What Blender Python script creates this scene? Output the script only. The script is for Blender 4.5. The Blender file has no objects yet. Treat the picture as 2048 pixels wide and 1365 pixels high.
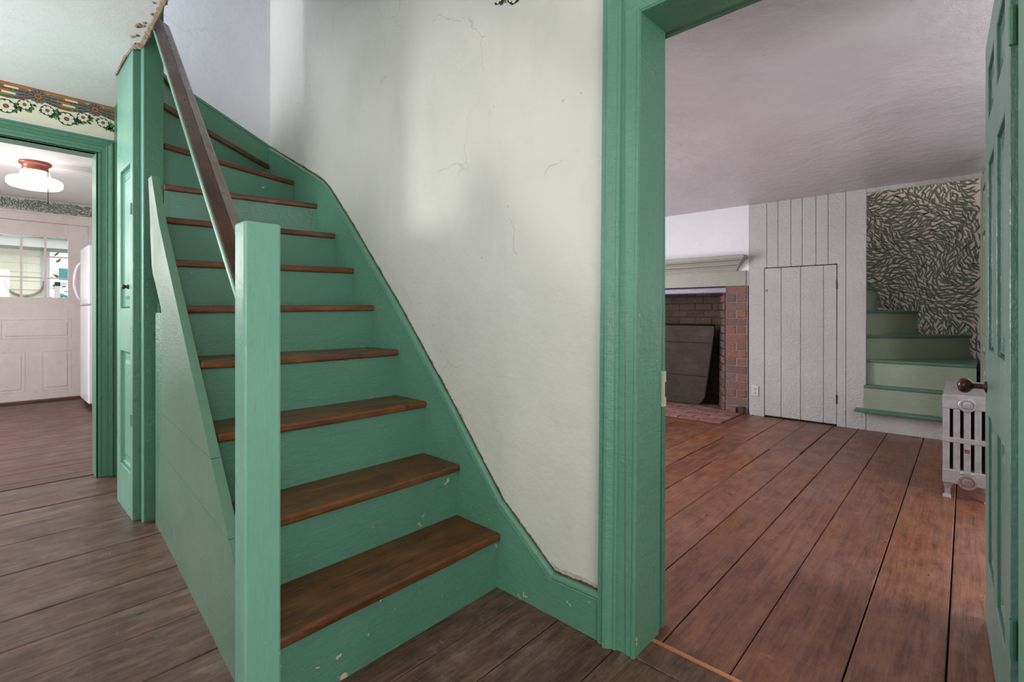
import bpy, bmesh, math, random
from math import sin, cos, pi, radians, atan2, sqrt
from mathutils import Vector, Matrix, noise

random.seed(7)
scene = bpy.context.scene
COL = scene.collection

# ------------------------------------------------------------------ camera, sky, lights, exposure
H = 1.1
cam_d = bpy.data.cameras.new('camera')
cam_d.sensor_width = 36.0
cam_d.lens = 977.0 / 2048.0 * 36.0
cam_d.shift_y = -56.5 / 2048.0
cam_d.clip_start = 0.02
cam = bpy.data.objects.new('camera', cam_d)
cam.location = (0, 0, H)
cam.rotation_euler = (pi / 2, 0, -radians(47.2))
COL.objects.link(cam)
scene.camera = cam

scene.view_settings.view_transform = 'Standard'
scene.view_settings.look = 'None'
scene.view_settings.gamma = 1.0
scene.view_settings.use_curve_mapping = False
scene.view_settings.exposure = 0.0

world = bpy.data.worlds.new('sky')
world.use_nodes = True
scene.world = world
bg = world.node_tree.nodes['Background']
bg.inputs[0].default_value = (0.86, 0.93, 1.0, 1)
bg.inputs[1].default_value = 2.2
scene.cycles.max_bounces = 10
scene.cycles.diffuse_bounces = 6
scene.cycles.glossy_bounces = 4
scene.cycles.sample_clamp_indirect = 6.0
scene.cycles.use_denoising = True


def area(name, loc, target, sx, sy, power, col=(1, 1, 1)):
    d = bpy.data.lights.new(name, 'AREA')
    d.shape = 'RECTANGLE'
    d.size, d.size_y, d.energy, d.color = sx, sy, power, col
    o = bpy.data.objects.new(name, d)
    o.location = loc
    o.rotation_euler = (Vector(target) - Vector(loc)).to_track_quat('-Z', 'Y').to_euler()
    COL.objects.link(o)
    return o


# daylight through the windows and two added fills (each stands in its own wall opening, see the walls below)
area('hall_window_light', (-1.27, 1.0, 1.45), (0.5, 1.0, 1.40), 0.9, 1.4, 10, (0.93, 0.97, 1.0))
area('hall_side_uplight', (-1.22, 3.45, 1.60), (-0.72, 3.5, 2.55), 0.9, 1.3, 30, (0.90, 0.96, 1.0))  # tilted steeply up, added lift for the hall ceiling
area('hall_rear_window_light', (-0.3, -1.82, 1.45), (-0.3, 0.5, 1.45), 1.5, 1.6, 37, (1.0, 0.98, 0.95))
area('parlor_window_light', (3.1, 4.17, 1.35), (3.1, 2.0, 1.2), 1.1, 1.5, 90, (0.98, 0.97, 1.0))
area('parlor_side_window_light', (2.75, -1.27, 1.35), (2.75, 1.0, 1.2), 0.9, 1.4, 26, (1.0, 0.97, 0.95))
area('kitchen_window_light', (-2.03, 6.05, 1.45), (0.5, 6.05, 1.3), 0.7, 1.3, 11, (1.0, 0.96, 0.97))
area('kitchen_near_window_light', (-2.03, 6.70, 1.75), (1.41, 1.6, 1.5), 0.30, 0.8, 145, (1.0, 0.98, 0.96))
area('upstairs_window_light', (-1.95, 3.58, 3.35), (1.4, 3.3, 2.9), 0.18, 0.9, 30, (0.86, 0.92, 1.0))
area('stairwell_fill_light', (-0.45, 3.06, 3.45), (-0.2, 3.7, 3.2), 0.7, 1.2, 34, (0.88, 0.93, 1.0))  # added fill for the stairwell back wall, source unseen


# added fill light under the alcove ceiling, brightens the wallpaper
area('alcove_fill_light', (6.02, 0.25, 2.96), (6.05, 0.15, 1.0), 0.6, 0.6, 3.4, (1.0, 0.97, 0.95))


# ------------------------------------------------------------------ small helpers
def lin(r, g, b):
    def f(c):
        c /= 255.0
        return c / 12.92 if c <= 0.04045 else ((c + 0.055) / 1.055) ** 2.4
    return (f(r), f(g), f(b), 1.0)


class NT:
    def __init__(self, name):
        self.m = bpy.data.materials.new(name)
        self.m.use_nodes = True
        self.t = self.m.node_tree
        self.b = self.t.nodes['Principled BSDF']
        self.pos = self.t.nodes.new('ShaderNodeNewGeometry').outputs['Position']

    def n(self, typ, **kw):
        nd = self.t.nodes.new(typ)
        for k, v in kw.items():
            setattr(nd, k, v)
        return nd

    def link(self, a, b):
        self.t.links.new(a, b)

    def mapped(self, scale, src=None, off=(0, 0, 0)):
        mp = self.n('ShaderNodeMapping')
        mp.inputs['Scale'].default_value = scale
        mp.inputs['Location'].default_value = off
        self.link(src or self.pos, mp.inputs['Vector'])
        return mp.outputs[0]

    def noise(self, vec, scale, detail=4, rough=0.55, dist=0.0):
        nd = self.n('ShaderNodeTexNoise')
        nd.inputs['Scale'].default_value = scale
        nd.inputs['Detail'].default_value = detail
        nd.inputs['Roughness'].default_value = rough
        nd.inputs['Distortion'].default_value = dist
        self.link(vec, nd.inputs['Vector'])
        return nd.outputs['Fac']

    def ramp(self, fac, stops, interp='LINEAR'):
        r = self.n('ShaderNodeValToRGB')
        r.color_ramp.interpolation = interp
        e = r.color_ramp.elements
        while len(e) < len(stops):
            e.new(0.5)
        for el, (p, c) in zip(e, stops):
            el.position = p
            el.color = c if len(c) == 4 else (*c, 1)
        self.link(fac, r.inputs[0])
        return r.outputs[0]

    def step(self, fac, a, b):
        mr = self.n('ShaderNodeMapRange')
        mr.inputs['From Min'].default_value = a
        mr.inputs['From Max'].default_value = b
        mr.clamp = True
        self.link(fac, mr.inputs['Value'])
        return mr.outputs[0]

    def mix(self, fac, a, b, mode='MIX'):
        m = self.n('ShaderNodeMix', data_type='RGBA', blend_type=mode)
        for sock, v in ((m.inputs[0], fac), (m.inputs[6], a), (m.inputs[7], b)):
            if isinstance(v, (int, float)):
                sock.default_value = v
            elif isinstance(v, tuple):
                sock.default_value = v
            else:
                self.link(v, sock)
        return m.outputs[2]

    def math(self, op, a, b=0.0):
        m = self.n('ShaderNodeMath', operation=op)
        for sock, v in ((m.inputs[0], a), (m.inputs[1], b)):
            if isinstance(v, (int, float)):
                sock.default_value = v
            else:
                self.link(v, sock)
        return m.outputs[0]

    def bump(self, hgt, strength, dist=0.01, prev=None):
        bn = self.n('ShaderNodeBump')
        bn.inputs['Strength'].default_value = strength
        bn.inputs['Distance'].default_value = dist
        self.link(hgt, bn.inputs['Height'])
        if prev:
            self.link(prev, bn.inputs['Normal'])
        return bn.outputs[0]

    def done(self, color=None, rough=None, normal=None, metal=None, spec=None):
        for key, v in (('Base Color', color), ('Roughness', rough), ('Normal', normal), ('Metallic', metal),
                       ('Specular IOR Level', spec)):
            if v is None:
                continue
            s = self.b.inputs[key]
            if isinstance(v, (int, float, tuple)):
                s.default_value = v
            else:
                self.link(v, s)
        return self.m

    def rnd(self):
        return self.n('ShaderNodeObjectInfo').outputs['Random']


def paint_mat(name, c1, c2, rough=0.36, chips=0.0, grain=(2, 2, 14), chip_col=lin(196, 178, 158), bump=0.25, chip_scale=14):
    k = NT(name)
    col = k.mix(k.step(k.noise(k.pos, 2.6, 5), 0.35, 0.7), c1, c2)
    fine = k.noise(k.mapped(grain), 9, 4, 0.6)
    col = k.mix(k.math('MULTIPLY', k.step(fine, 0.45, 0.8), 0.22), col, tuple(x * 0.6 for x in c1[:3]) + (1,))
    b1 = k.bump(k.noise(k.pos, 42, 4, 0.6), bump * 1.6, 0.008)
    b2 = k.bump(fine, bump * 1.2, 0.006, b1)
    if chips > 0:
        n1 = k.noise(k.pos, chip_scale, 3, 0.62, 0.4)
        sep = k.n('ShaderNodeSeparateXYZ')
        k.link(k.pos, sep.inputs[0])
        low = k.step(sep.outputs[2], 0.42, 0.04)          # knocks and scuffs gather near the floor
        n2 = k.math('MAXIMUM', k.step(k.noise(k.pos, 2.3, 2), 0.46, 0.62), low)
        n1 = k.math('ADD', n1, k.math('MULTIPLY', low, 0.035))
        f = k.math('MULTIPLY', k.step(n1, 0.735 - chips, 0.75 - chips), n2)
        col = k.mix(f, col, chip_col)
        b2 = k.bump(k.math('SUBTRACT', 1.0, f), 0.5, 0.003, b2)
    r = k.step(k.noise(k.pos, 6, 3), 0.0, 1.0)
    rr = k.math('ADD', k.math('MULTIPLY', r, 0.18), rough - 0.09)
    return k.done(col, rr, b2)


def plain(name, c, rough=0.5, metal=0.0, bump=0.0, scale=40, var=0.12):
    k = NT(name)
    col = k.mix(k.step(k.noise(k.pos, scale * 0.25, 3), 0.3, 0.7), c, tuple(x * (1 - var * 2) for x in c[:3]) + (1,))
    nrm = k.bump(k.noise(k.pos, scale, 3), bump, 0.004) if bump else None
    return k.done(col, rough, nrm, metal)


def wood_mat(name, base, dark, light, rough=0.42, grain=(0.7, 16, 16), wear=0.5, wear_col=lin(120, 108, 102), knots=True, var=0.35, spec=0.5, scratch=0.6):
    k = NT(name)
    off = k.n('ShaderNodeCombineXYZ')
    rn = k.rnd()
    k.link(k.math('MULTIPLY', rn, 37.0), off.inputs[0])
    k.link(k.math('MULTIPLY', rn, 11.0), off.inputs[1])
    add = k.n('ShaderNodeVectorMath', operation='ADD')
    k.link(k.pos, add.inputs[0])
    k.link(off.outputs[0], add.inputs[1])
    p = add.outputs[0]
    g = k.noise(k.mapped(grain, p), 3.4, 8, 0.68, 0.8)
    blot = k.noise(k.mapped((2.2, 4.5, 4.5), p), 3.0, 7, 0.66, 0.4)
    mixg = k.math('ADD', k.math('MULTIPLY', g, 0.5), k.math('MULTIPLY', blot, 0.5))
    col = k.ramp(mixg, [(0.36, dark), (0.5, base), (0.64, light)])
    tone = k.n('ShaderNodeHueSaturation')
    k.link(col, tone.inputs['Color'])
    k.link(k.math('ADD', k.math('MULTIPLY', rn, var), 1.0 - var / 2), tone.inputs['Value'])
    k.link(k.math('ADD', k.math('MULTIPLY', k.noise(p, 1.3, 2), 0.5), 0.8), tone.inputs['Saturation'])
    col = tone.outputs[0]
    if wear > 0:
        w = k.noise(k.mapped((2.0, 4, 4), p), 2.6, 9, 0.74)
        col = k.mix(k.math('MULTIPLY', k.step(w, 0.52, 0.72), wear), col, wear_col)
        st = k.noise(k.mapped((3.2, 4.2, 4.2), p, (3, 9, 1)), 1.7, 8, 0.72)
        col = k.mix(k.math('MULTIPLY', k.step(st, 0.60, 0.70), 0.55), col, tuple(x * 0.45 for x in dark[:3]) + (1,))
    if knots:
        v = k.n('ShaderNodeTexVoronoi')
        v.inputs['Scale'].default_value = 3.4
        k.link(k.mapped((0.9, 1.6, 1.6), p), v.inputs['Vector'])
        kn = k.math('SUBTRACT', 1.0, k.step(v.outputs['Distance'], 0.022, 0.05))
        col = k.mix(k.math('MULTIPLY', kn, 0.8), col, tuple(x * 0.22 for x in dark[:3]) + (1,))
        sp = k.step(k.noise(p, 75, 1), 0.80, 0.83)
        col = k.mix(k.math('MULTIPLY', sp, 0.7), col, lin(160, 140, 122))
    hf = k.noise(k.mapped((30, 150, 150), p), 1.0, 3, 0.7)
    col = k.mix(k.math('MULTIPLY', k.step(hf, 0.5, 0.72), 0.38), col, dark)
    col = k.mix(k.math('MULTIPLY', k.step(hf, 0.5, 0.30), 0.22), col, light)
    if knots:
        pv_ = k.n('ShaderNodeTexVoronoi')
        pv_.inputs['Scale'].default_value = 9.0
        k.link(k.mapped((0.8, 1.2, 1.2), p), pv_.inputs['Vector'])
        pit = k.math('SUBTRACT', 1.0, k.step(pv_.outputs['Distance'], 0.035, 0.06))
        pit = k.math('MULTIPLY', pit, k.step(k.noise(p, 4.1, 2), 0.5, 0.56))
        col = k.mix(k.math('MULTIPLY', pit, 0.85), col, tuple(x * 0.15 for x in dark[:3]) + (1,))
        ln_ = k.noise(k.mapped((0.9, 26, 26), p, (4, 2, 7)), 2.4, 4, 0.6, 0.8)
        ln_ = k.math('MULTIPLY', k.step(ln_, 0.66, 0.69), k.step(k.noise(p, 2.6, 3), 0.47, 0.6))
        col = k.mix(k.math('MULTIPLY', ln_, 0.6), col, tuple(x * 0.3 for x in dark[:3]) + (1,))
    if scratch > 0:
        sc = k.noise(k.mapped((34, 3.2, 3.2), p, (1, 5, 2)), 2.2, 3, 0.6, 1.2)
        sc = k.math('MULTIPLY', k.step(sc, 0.675, 0.71), k.step(k.noise(p, 3.2, 3), 0.48, 0.62))
        col = k.mix(k.math('MULTIPLY', sc, scratch), col, tuple(min(1, x * 2.2) for x in light[:3]) + (1,))
    fine = k.noise(k.mapped((grain[0] * 3, grain[1] * 4, grain[2] * 4), p), 4, 4)
    col = k.mix(k.math('MULTIPLY', k.step(fine, 0.45, 0.75), 0.3), col, dark)
    b = k.bump(mixg, 0.3, 0.006)
    b = k.bump(fine, 0.25, 0.003, b)
    rr = k.math('ADD', k.math('MULTIPLY', k.step(k.noise(p, 5, 6), 0.2, 0.8), 0.3), rough - 0.12)
    return k.done(col, rr, b, spec=spec)


def plaster_mat(name, base, alt, cracks=True, bump=0.35, rough=0.55):
    k = NT(name)
    big = k.noise(k.pos, 1.3, 5, 0.6)
    col = k.mix(k.step(big, 0.35, 0.68), base, alt)
    st = k.noise(k.mapped((3, 3, 0.8)), 2.2, 5, 0.65)
    col = k.mix(k.math('MULTIPLY', k.step(st, 0.56, 0.78), 0.16), col, lin(172, 172, 160))
    spk = k.step(k.noise(k.pos, 28, 2, 0.5), 0.77, 0.80)
    col = k.mix(k.math('MULTIPLY', spk, 0.45), col, lin(140, 128, 108))
    bmp = k.bump(k.noise(k.pos, 9, 6, 0.62), bump, 0.02)
    bmp = k.bump(k.noise(k.pos, 60, 3), bump * 0.5, 0.004, bmp)
    if cracks:
        warp = k.n('ShaderNodeVectorMath', operation='ADD')
        nz = k.n('ShaderNodeTexNoise')
        nz.inputs['Scale'].default_value = 3.5
        nz.inputs['Detail'].default_value = 6
        k.link(k.pos, nz.inputs['Vector'])
        k.link(k.pos, warp.inputs[0])
        sc = k.n('ShaderNodeVectorMath', operation='SCALE')
        sc.inputs['Scale'].default_value = 0.35
        k.link(nz.outputs['Color'], sc.inputs[0])
        k.link(sc.outputs[0], warp.inputs[1])
        v = k.n('ShaderNodeTexVoronoi', feature='DISTANCE_TO_EDGE')
        v.inputs['Scale'].default_value = 1.6
        k.link(warp.outputs[0], v.inputs['Vector'])
        line = k.math('SUBTRACT', 1.0, k.step(v.outputs['Distance'], 0.0012, 0.005))
        line = k.math('MULTIPLY', line, k.step(k.noise(k.pos, 2.1, 3), 0.52, 0.60))
        col = k.mix(k.math('MULTIPLY', line, 0.24), col, lin(120, 112, 95))
        bmp = k.bump(k.math('SUBTRACT', 1.0, line), 0.4, 0.004, bmp)
    return k.done(col, rough, bmp)


def brick_mat(name, cols, soot=0.0, rough=0.8, spots=0.0):
    k = NT(name)
    rn = k.rnd()
    stops = [(i / max(1, len(cols) - 1), c) for i, c in enumerate(cols)]
    col = k.ramp(rn, stops)
    col = k.mix(k.math('MULTIPLY', k.step(k.noise(k.pos, 26, 6, 0.7), 0.46, 0.66), 0.75), col, lin(90, 80, 84))
    col = k.mix(k.math('MULTIPLY', k.step(k.noise(k.pos, 38, 5, 0.7), 0.60, 0.68), 0.6), col, lin(176, 152, 144))
    if spots:
        col = k.mix(k.math('MULTIPLY', k.step(k.noise(k.pos, 17, 3), 0.66, 0.70), spots), col, lin(196, 84, 48))
    if soot:
        col = k.mix(soot, col, (0.006, 0.005, 0.005, 1))
    return k.done(col, rough, k.bump(k.noise(k.pos, 60, 6), 0.9, 0.008))


G1, G2 = lin(84, 132, 108), lin(90, 140, 116)
M_GREEN = paint_mat('green_trim_paint_shaded', lin(78, 124, 101), lin(85, 132, 109), 0.34, 0.0)  # same green darkened, shade on the corner post put into the colour
M_GREENC = paint_mat('green_chipped_paint_lit', lin(90, 139, 115), lin(96, 147, 123), 0.36, 0.025, chip_scale=20)  # same green lightened, light on the casing put into the colour
M_NEWEL = paint_mat('pale_green_post_paint', lin(116, 168, 148), lin(122, 175, 155), 0.3, 0.02, grain=(14, 14, 1.5), bump=0.11)
M_RISER = paint_mat('green_riser_paint', lin(82, 128, 108), lin(88, 136, 116), 0.36, 0.035, grain=(1.5, 14, 14))
M_PANEL = paint_mat('green_side_panel_paint', lin(96, 132, 110), lin(102, 140, 118), 0.33, -0.012, grain=(14, 2, 14), bump=0.09)
M_DOORG = paint_mat('blue_green_door_paint', lin(98, 130, 119), lin(104, 136, 126), 0.32, 0.0, grain=(14, 14, 2))
M_TREADG = paint_mat('dark_green_tread_paint', lin(78, 112, 100), lin(84, 118, 106), 0.35, 0.0)
M_RISERG = paint_mat('sage_riser_paint', lin(140, 152, 130), lin(150, 160, 140), 0.45, 0.0)
M_SAGE = paint_mat('sage_door_paint', lin(146, 152, 136), lin(152, 158, 142), 0.45, 0.0)
M_BOARD = paint_mat('pale_grey_board_paint', lin(194, 193, 190), lin(202, 201, 199), 0.24, 0.0, grain=(1, 3.5, 36), bump=0.75)
M_MANTEL = paint_mat('grey_green_mantel_paint', lin(150, 149, 140), lin(158, 157, 148), 0.4, 0.0)
M_WHITE = paint_mat('white_door_paint', lin(222, 208, 206), lin(228, 216, 214), 0.28, 0.0, bump=0.12)
M_CREAM = paint_mat('cream_keeper_paint', lin(190, 190, 160), lin(200, 198, 170), 0.4, 0.02)
M_PLASTER = plaster_mat('hall_plaster', lin(214, 212, 203), lin(202, 201, 191))
M_PLASTERB = plaster_mat('stairwell_plaster', lin(224, 224, 228), lin(214, 214, 218))
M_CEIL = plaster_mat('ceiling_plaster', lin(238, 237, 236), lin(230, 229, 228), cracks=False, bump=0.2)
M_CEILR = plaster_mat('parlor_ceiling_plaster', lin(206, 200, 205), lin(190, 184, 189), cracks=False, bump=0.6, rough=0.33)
M_WALLW = plaster_mat('parlor_white_plaster', lin(232, 232, 236), lin(224, 224, 228), cracks=False)
M_RAG = plain('torn_plaster_edge', lin(172, 150, 122), 0.9, bump=0.9, scale=80, var=0.25)
M_TREAD = wood_mat('brown_tread_wood', lin(100, 62, 36), lin(58, 33, 19), lin(126, 84, 52), 0.36, (0.9, 14, 14), 0.12, lin(140, 110, 90), var=0.2, scratch=0.25)
M_RAIL = wood_mat('dark_handrail_wood', lin(70, 47, 38), lin(38, 26, 23), lin(104, 66, 42), 0.28, (10, 1, 1), 0.12, lin(110, 98, 94), knots=False, var=0.0, scratch=0.0)
M_RAIL_SHEEN = wood_mat('grey_sheen_rail_wood', lin(116, 100, 96), lin(84, 66, 60), lin(128, 114, 111), 0.24, (10, 1, 1), 0.0, lin(150, 144, 144), knots=False, var=0.0, scratch=0.0)  # lighter grey stands in for sheen on the rail shoulder
M_FHALL = wood_mat('worn_hall_floorboard', lin(98, 70, 58), lin(54, 36, 28), lin(128, 98, 82), 0.36, (0.7, 15, 15), 0.62, lin(150, 136, 126), var=0.3)
M_FPAR = wood_mat('brown_parlor_floorboard', lin(126, 84, 67), lin(84, 52, 42), lin(150, 104, 80), 0.36, (0.7, 15, 15), 0.35, lin(130, 108, 100), var=0.36)
M_FKIT = wood_mat('red_brown_kitchen_floorboard', lin(86, 52, 44), lin(50, 30, 26), lin(106, 68, 58), 0.34, (0.6, 18, 18), 0.25, lin(150, 110, 104), var=0.3)
M_LIP = wood_mat('pale_orange_board_edge', lin(200, 140, 104), lin(170, 108, 76), lin(214, 160, 124), 0.5, (8, 1, 8), 0.0, knots=False)  # paler and more orange than the parlor boards
M_GAP = plain('dirty_gap', lin(96, 78, 62), 0.95, bump=0.9, scale=120, var=0.3)
M_CRUMB = plain('crumbly_plaster', lin(196, 186, 168), 0.9, bump=0.9, scale=120, var=0.12)
M_DARK = plain('dark_gap', lin(26, 20, 17), 0.9)
M_BRICK = brick_mat('red_brick', [lin(128, 92, 84), lin(110, 84, 82), lin(142, 92, 76), lin(100, 84, 88), lin(124, 98, 94), lin(108, 80, 76)], 0.0, 0.75, 0.8)
M_BRICKS = brick_mat('sooty_brick', [lin(112, 84, 72), lin(88, 66, 58), lin(128, 96, 84)], 0.35)
M_HEARTH = brick_mat('worn_hearth_brick', [lin(150, 104, 90), lin(132, 88, 76), lin(164, 122, 110), lin(120, 84, 74)])
M_MORTAR = plain('pale_mortar', lin(152, 130, 120), 0.95, bump=0.8, scale=60)
M_SOOT = plain('sooty_mortar', lin(70, 58, 52), 0.95, bump=0.8, scale=60)
M_IRON = plain('grey_iron_bar', lin(138, 138, 150), 0.45, 0.3, 0.5)
M_FBOARD = wood_mat('blackened_fireboard', lin(56, 42, 35), lin(33, 25, 21), lin(70, 53, 44), 0.65, (10, 1, 10), 0.2, lin(74, 60, 52), knots=False, var=0.2)
M_BLACK = plain('black_edge', lin(22, 20, 19), 0.6)
M_SILVER = plain('silver_radiator_paint', lin(172, 167, 170), 0.34, 0.35, 0.3, 90)
M_RUST = plain('rusty_medallion', lin(150, 128, 120), 0.6, 0.3, 0.4, 90)
M_KNOB = plain('glossy_brown_knob', lin(78, 30, 20), 0.08)
M_BRASSD = plain('dark_metal', lin(52, 38, 32), 0.4, 0.6)
M_COPPER = plain('copper_lamp_base', lin(150, 84, 66), 0.35, 0.5)
M_FRIDGE = plain('white_fridge_enamel', lin(232, 230, 236), 0.22, var=0.02)
M_OUTLET = plain('pale_outlet_plastic', lin(206, 206, 200), 0.35, var=0.02)
M_PAPER = plain('pale_pink_wallpaper', lin(238, 224, 216), 0.8, var=0.03)
M_PAPERK = plain('pale_grey_wallpaper', lin(206, 206, 202), 0.8, var=0.03)
M_LEAFD = plain('dark_leaf_ink', lin(102, 110, 99), 0.8, var=0.1)
M_LEAFM = plain('mid_leaf_ink', lin(134, 150, 136), 0.8, var=0.1)
M_SIDING = plain('pale_yellow_siding', lin(246, 240, 216), 0.7, var=0.03)
M_EAVE = plain('grey_eave', lin(150, 150, 152), 0.7)
M_ROOF = plain('light_roof', lin(214, 214, 214), 0.7)
M_GRASS = plain('outdoor_ground', lin(150, 160, 120), 0.9)
M_LEAF = plain('shrub_leaf', lin(92, 150, 62), 0.6, var=0.3, scale=8)
M_TEAL = plain('teal_slat', lin(70, 150, 150), 0.6)
M_VINE = plain('dry_vine', lin(150, 140, 110), 0.8)
P_CREAM = plain('border_cream', lin(222, 212, 188), 0.8, var=0.02)
P_ORANGE = plain('border_ochre', lin(176, 112, 44), 0.8, var=0.08)
P_BROWN = plain('border_brown', lin(122, 70, 44), 0.8, var=0.08)
P_GREY = plain('border_grey', lin(112, 104, 98), 0.8, var=0.08)
P_DGREY = plain('border_dark', lin(54, 52, 50), 0.8)
P_GREEN = plain('border_green', lin(46, 100, 54), 0.8, var=0.15)
P_DGREEN = plain('border_dark_green', lin(28, 58, 42), 0.8)
P_LGREEN = plain('border_light_green', lin(112, 138, 62), 0.8)

glass = NT('clear_glass')
glass.t.nodes.remove(glass.b)
_o = glass.t.nodes['Material Output']
_g = glass.n('ShaderNodeBsdfGlossy')
_g.inputs['Roughness'].default_value = 0.02
_t = glass.n('ShaderNodeBsdfTransparent')
_m = glass.n('ShaderNodeMixShader')
_m.inputs[0].default_value = 0.06
glass.link(_t.outputs[0], _m.inputs[1])
glass.link(_g.outputs[0], _m.inputs[2])
glass.link(_m.outputs[0], _o.inputs['Surface'])
M_GLASS = glass.m
lampk = NT('lit_milk_glass')
lampk.b.inputs['Base Color'].default_value = (0.9, 0.9, 0.88, 1)
lampk.b.inputs['Emission Color'].default_value = (1.0, 0.97, 0.95, 1)
lampk.b.inputs['Emission Strength'].default_value = 2.4
M_LAMP = lampk.m

# ------------------------------------------------------------------ mesh helpers
WL = {}


def place(o, c, parent):
    c = Vector(c)
    if parent is not None:
        o.parent = parent
        o.location = c - WL[parent.name]
    else:
        o.location = c
    WL[o.name] = c
    COL.objects.link(o)


def raw(name, vs, fs, mat, parent=None, smooth=False, mats=None, mi=None, bevel=0.0, seg=2, keep=None):
    """vs in world coordinates; the object's origin goes to the base centre of its bounds"""
    me = bpy.data.meshes.new(name)
    lo = [min(v[i] for v in vs) for i in range(3)]
    hi = [max(v[i] for v in vs) for i in range(3)]
    c = keep or ((lo[0] + hi[0]) / 2, (lo[1] + hi[1]) / 2, lo[2])
    me.from_pydata([(v[0] - c[0], v[1] - c[1], v[2] - c[2]) for v in vs], [], fs)
    for m in (mats or [mat]):
        me.materials.append(m)
    if mi:
        me.polygons.foreach_set('material_index', mi)
    bm = bmesh.new()
    bm.from_mesh(me)
    if not mi:
        bmesh.ops.recalc_face_normals(bm, faces=bm.faces)
    if bevel > 0:
        bmesh.ops.bevel(bm, geom=[e for e in bm.edges if len(e.link_faces) == 2 and e.calc_face_angle(0) > 0.4],
                        offset=bevel, segments=seg, profile=0.5, affect='EDGES', clamp_overlap=True)
    bm.to_mesh(me)
    bm.free()
    if smooth:
        for p in me.polygons:
            p.use_smooth = True
    o = bpy.data.objects.new(name, me)
    place(o, c, parent)
    return o


class MB:
    def __init__(s):
        s.v, s.f, s.mi = [], [], []

    def add(s, vs, fs, m=0):
        n = len(s.v)
        s.v += [tuple(v) for v in vs]
        s.f += [tuple(i + n for i in f) for f in fs]
        s.mi += [m] * len(fs)

    def box(s, x0, x1, y0, y1, z0, z1, m=0):
        s.add([(x0, y0, z0), (x1, y0, z0), (x1, y1, z0), (x0, y1, z0), (x0, y0, z1), (x1, y0, z1), (x1, y1, z1), (x0, y1, z1)],
              [(3, 2, 1, 0), (4, 5, 6, 7), (0, 1, 5, 4), (1, 2, 6, 5), (2, 3, 7, 6), (3, 0, 4, 7)], m)

    def prism(s, a, b, m=0):
        """two matching polygons joined"""
        n = len(a)
        s.add(list(a) + list(b), [tuple(range(n - 1, -1, -1)), tuple(range(n, 2 * n))] +
              [(i, (i + 1) % n, n + (i + 1) % n, n + i) for i in range(n)], m)

    def rings(s, rings, cap=True, m=0):
        n = len(rings[0])
        vs = [p for r in rings for p in r]
        fs = []
        for k in range(len(rings) - 1):
            for i in range(n):
                j = (i + 1) % n
                fs.append((k * n + i, k * n + j, (k + 1) * n + j, (k + 1) * n + i))
        if cap:
            fs.append(tuple(range(n - 1, -1, -1)))
            fs.append(tuple(range((len(rings) - 1) * n, len(rings) * n)))
        s.add(vs, fs, m)

    def tube(s, pts, r, n=10, m=0):
        pts = [Vector(p) for p in pts]
        rr = r if isinstance(r, (list, tuple)) else [r] * len(pts)
        rings = []
        for i, p in enumerate(pts):
            d = (pts[min(i + 1, len(pts) - 1)] - pts[max(i - 1, 0)]).normalized()
            u = d.cross(Vector((0, 0, 1)))
            if u.length < 1e-3:
                u = d.cross(Vector((0, 1, 0)))
            u.normalize()
            w = d.cross(u)
            rings.append([p + (u * cos(2 * pi * k / n) + w * sin(2 * pi * k / n)) * rr[i] for k in range(n)])
        s.rings(rings, True, m)

    def lathe(s, c, axis, prof, n=24, m=0):
        """prof: (distance along axis, radius)"""
        axis = Vector(axis).normalized()
        u = axis.cross(Vector((0, 0, 1)))
        if u.length < 1e-3:
            u = Vector((1, 0, 0))
        u.normalize()
        w = axis.cross(u)
        c = Vector(c)
        s.rings([[c + axis * d + (u * cos(2 * pi * k / n) + w * sin(2 * pi * k / n)) * max(r, 1e-4) for k in range(n)]
                 for d, r in prof], True, m)

    def build(s, name, mat, parent=None, smooth=False, bevel=0.0, seg=2, mats=None):
        return raw(name, s.v, s.f, mat, parent, smooth, mats, s.mi if mats else None, bevel, seg)


def box(name, x0, x1, y0, y1, z0, z1, mat, parent=None, bevel=0.0, seg=2):
    m = MB()
    m.box(x0, x1, y0, y1, z0, z1)
    return m.build(name, mat, parent, bevel=bevel, seg=seg)


def prism(name, a, b, mat, parent=None, bevel=0.0, seg=2):
    m = MB()
    m.prism(a, b)
    return m.build(name, mat, parent, bevel=bevel, seg=seg)


def empty(name, loc):
    o = bpy.data.objects.new(name, None)
    o.empty_display_size = 0.1
    place(o, loc, None)
    return o


def tag(o, label, cat, group=None, kind=None):
    if label:
        o['label'] = label
    if cat:
        o['category'] = cat
    if group:
        o['group'] = group
    if kind:
        o['kind'] = kind
    return o


def struct(o, label=None, cat=None):
    return tag(o, label, cat, kind='structure')


def dup(o, loc, parent):
    c = o.copy()
    place(c, loc, parent)
    return c


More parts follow.
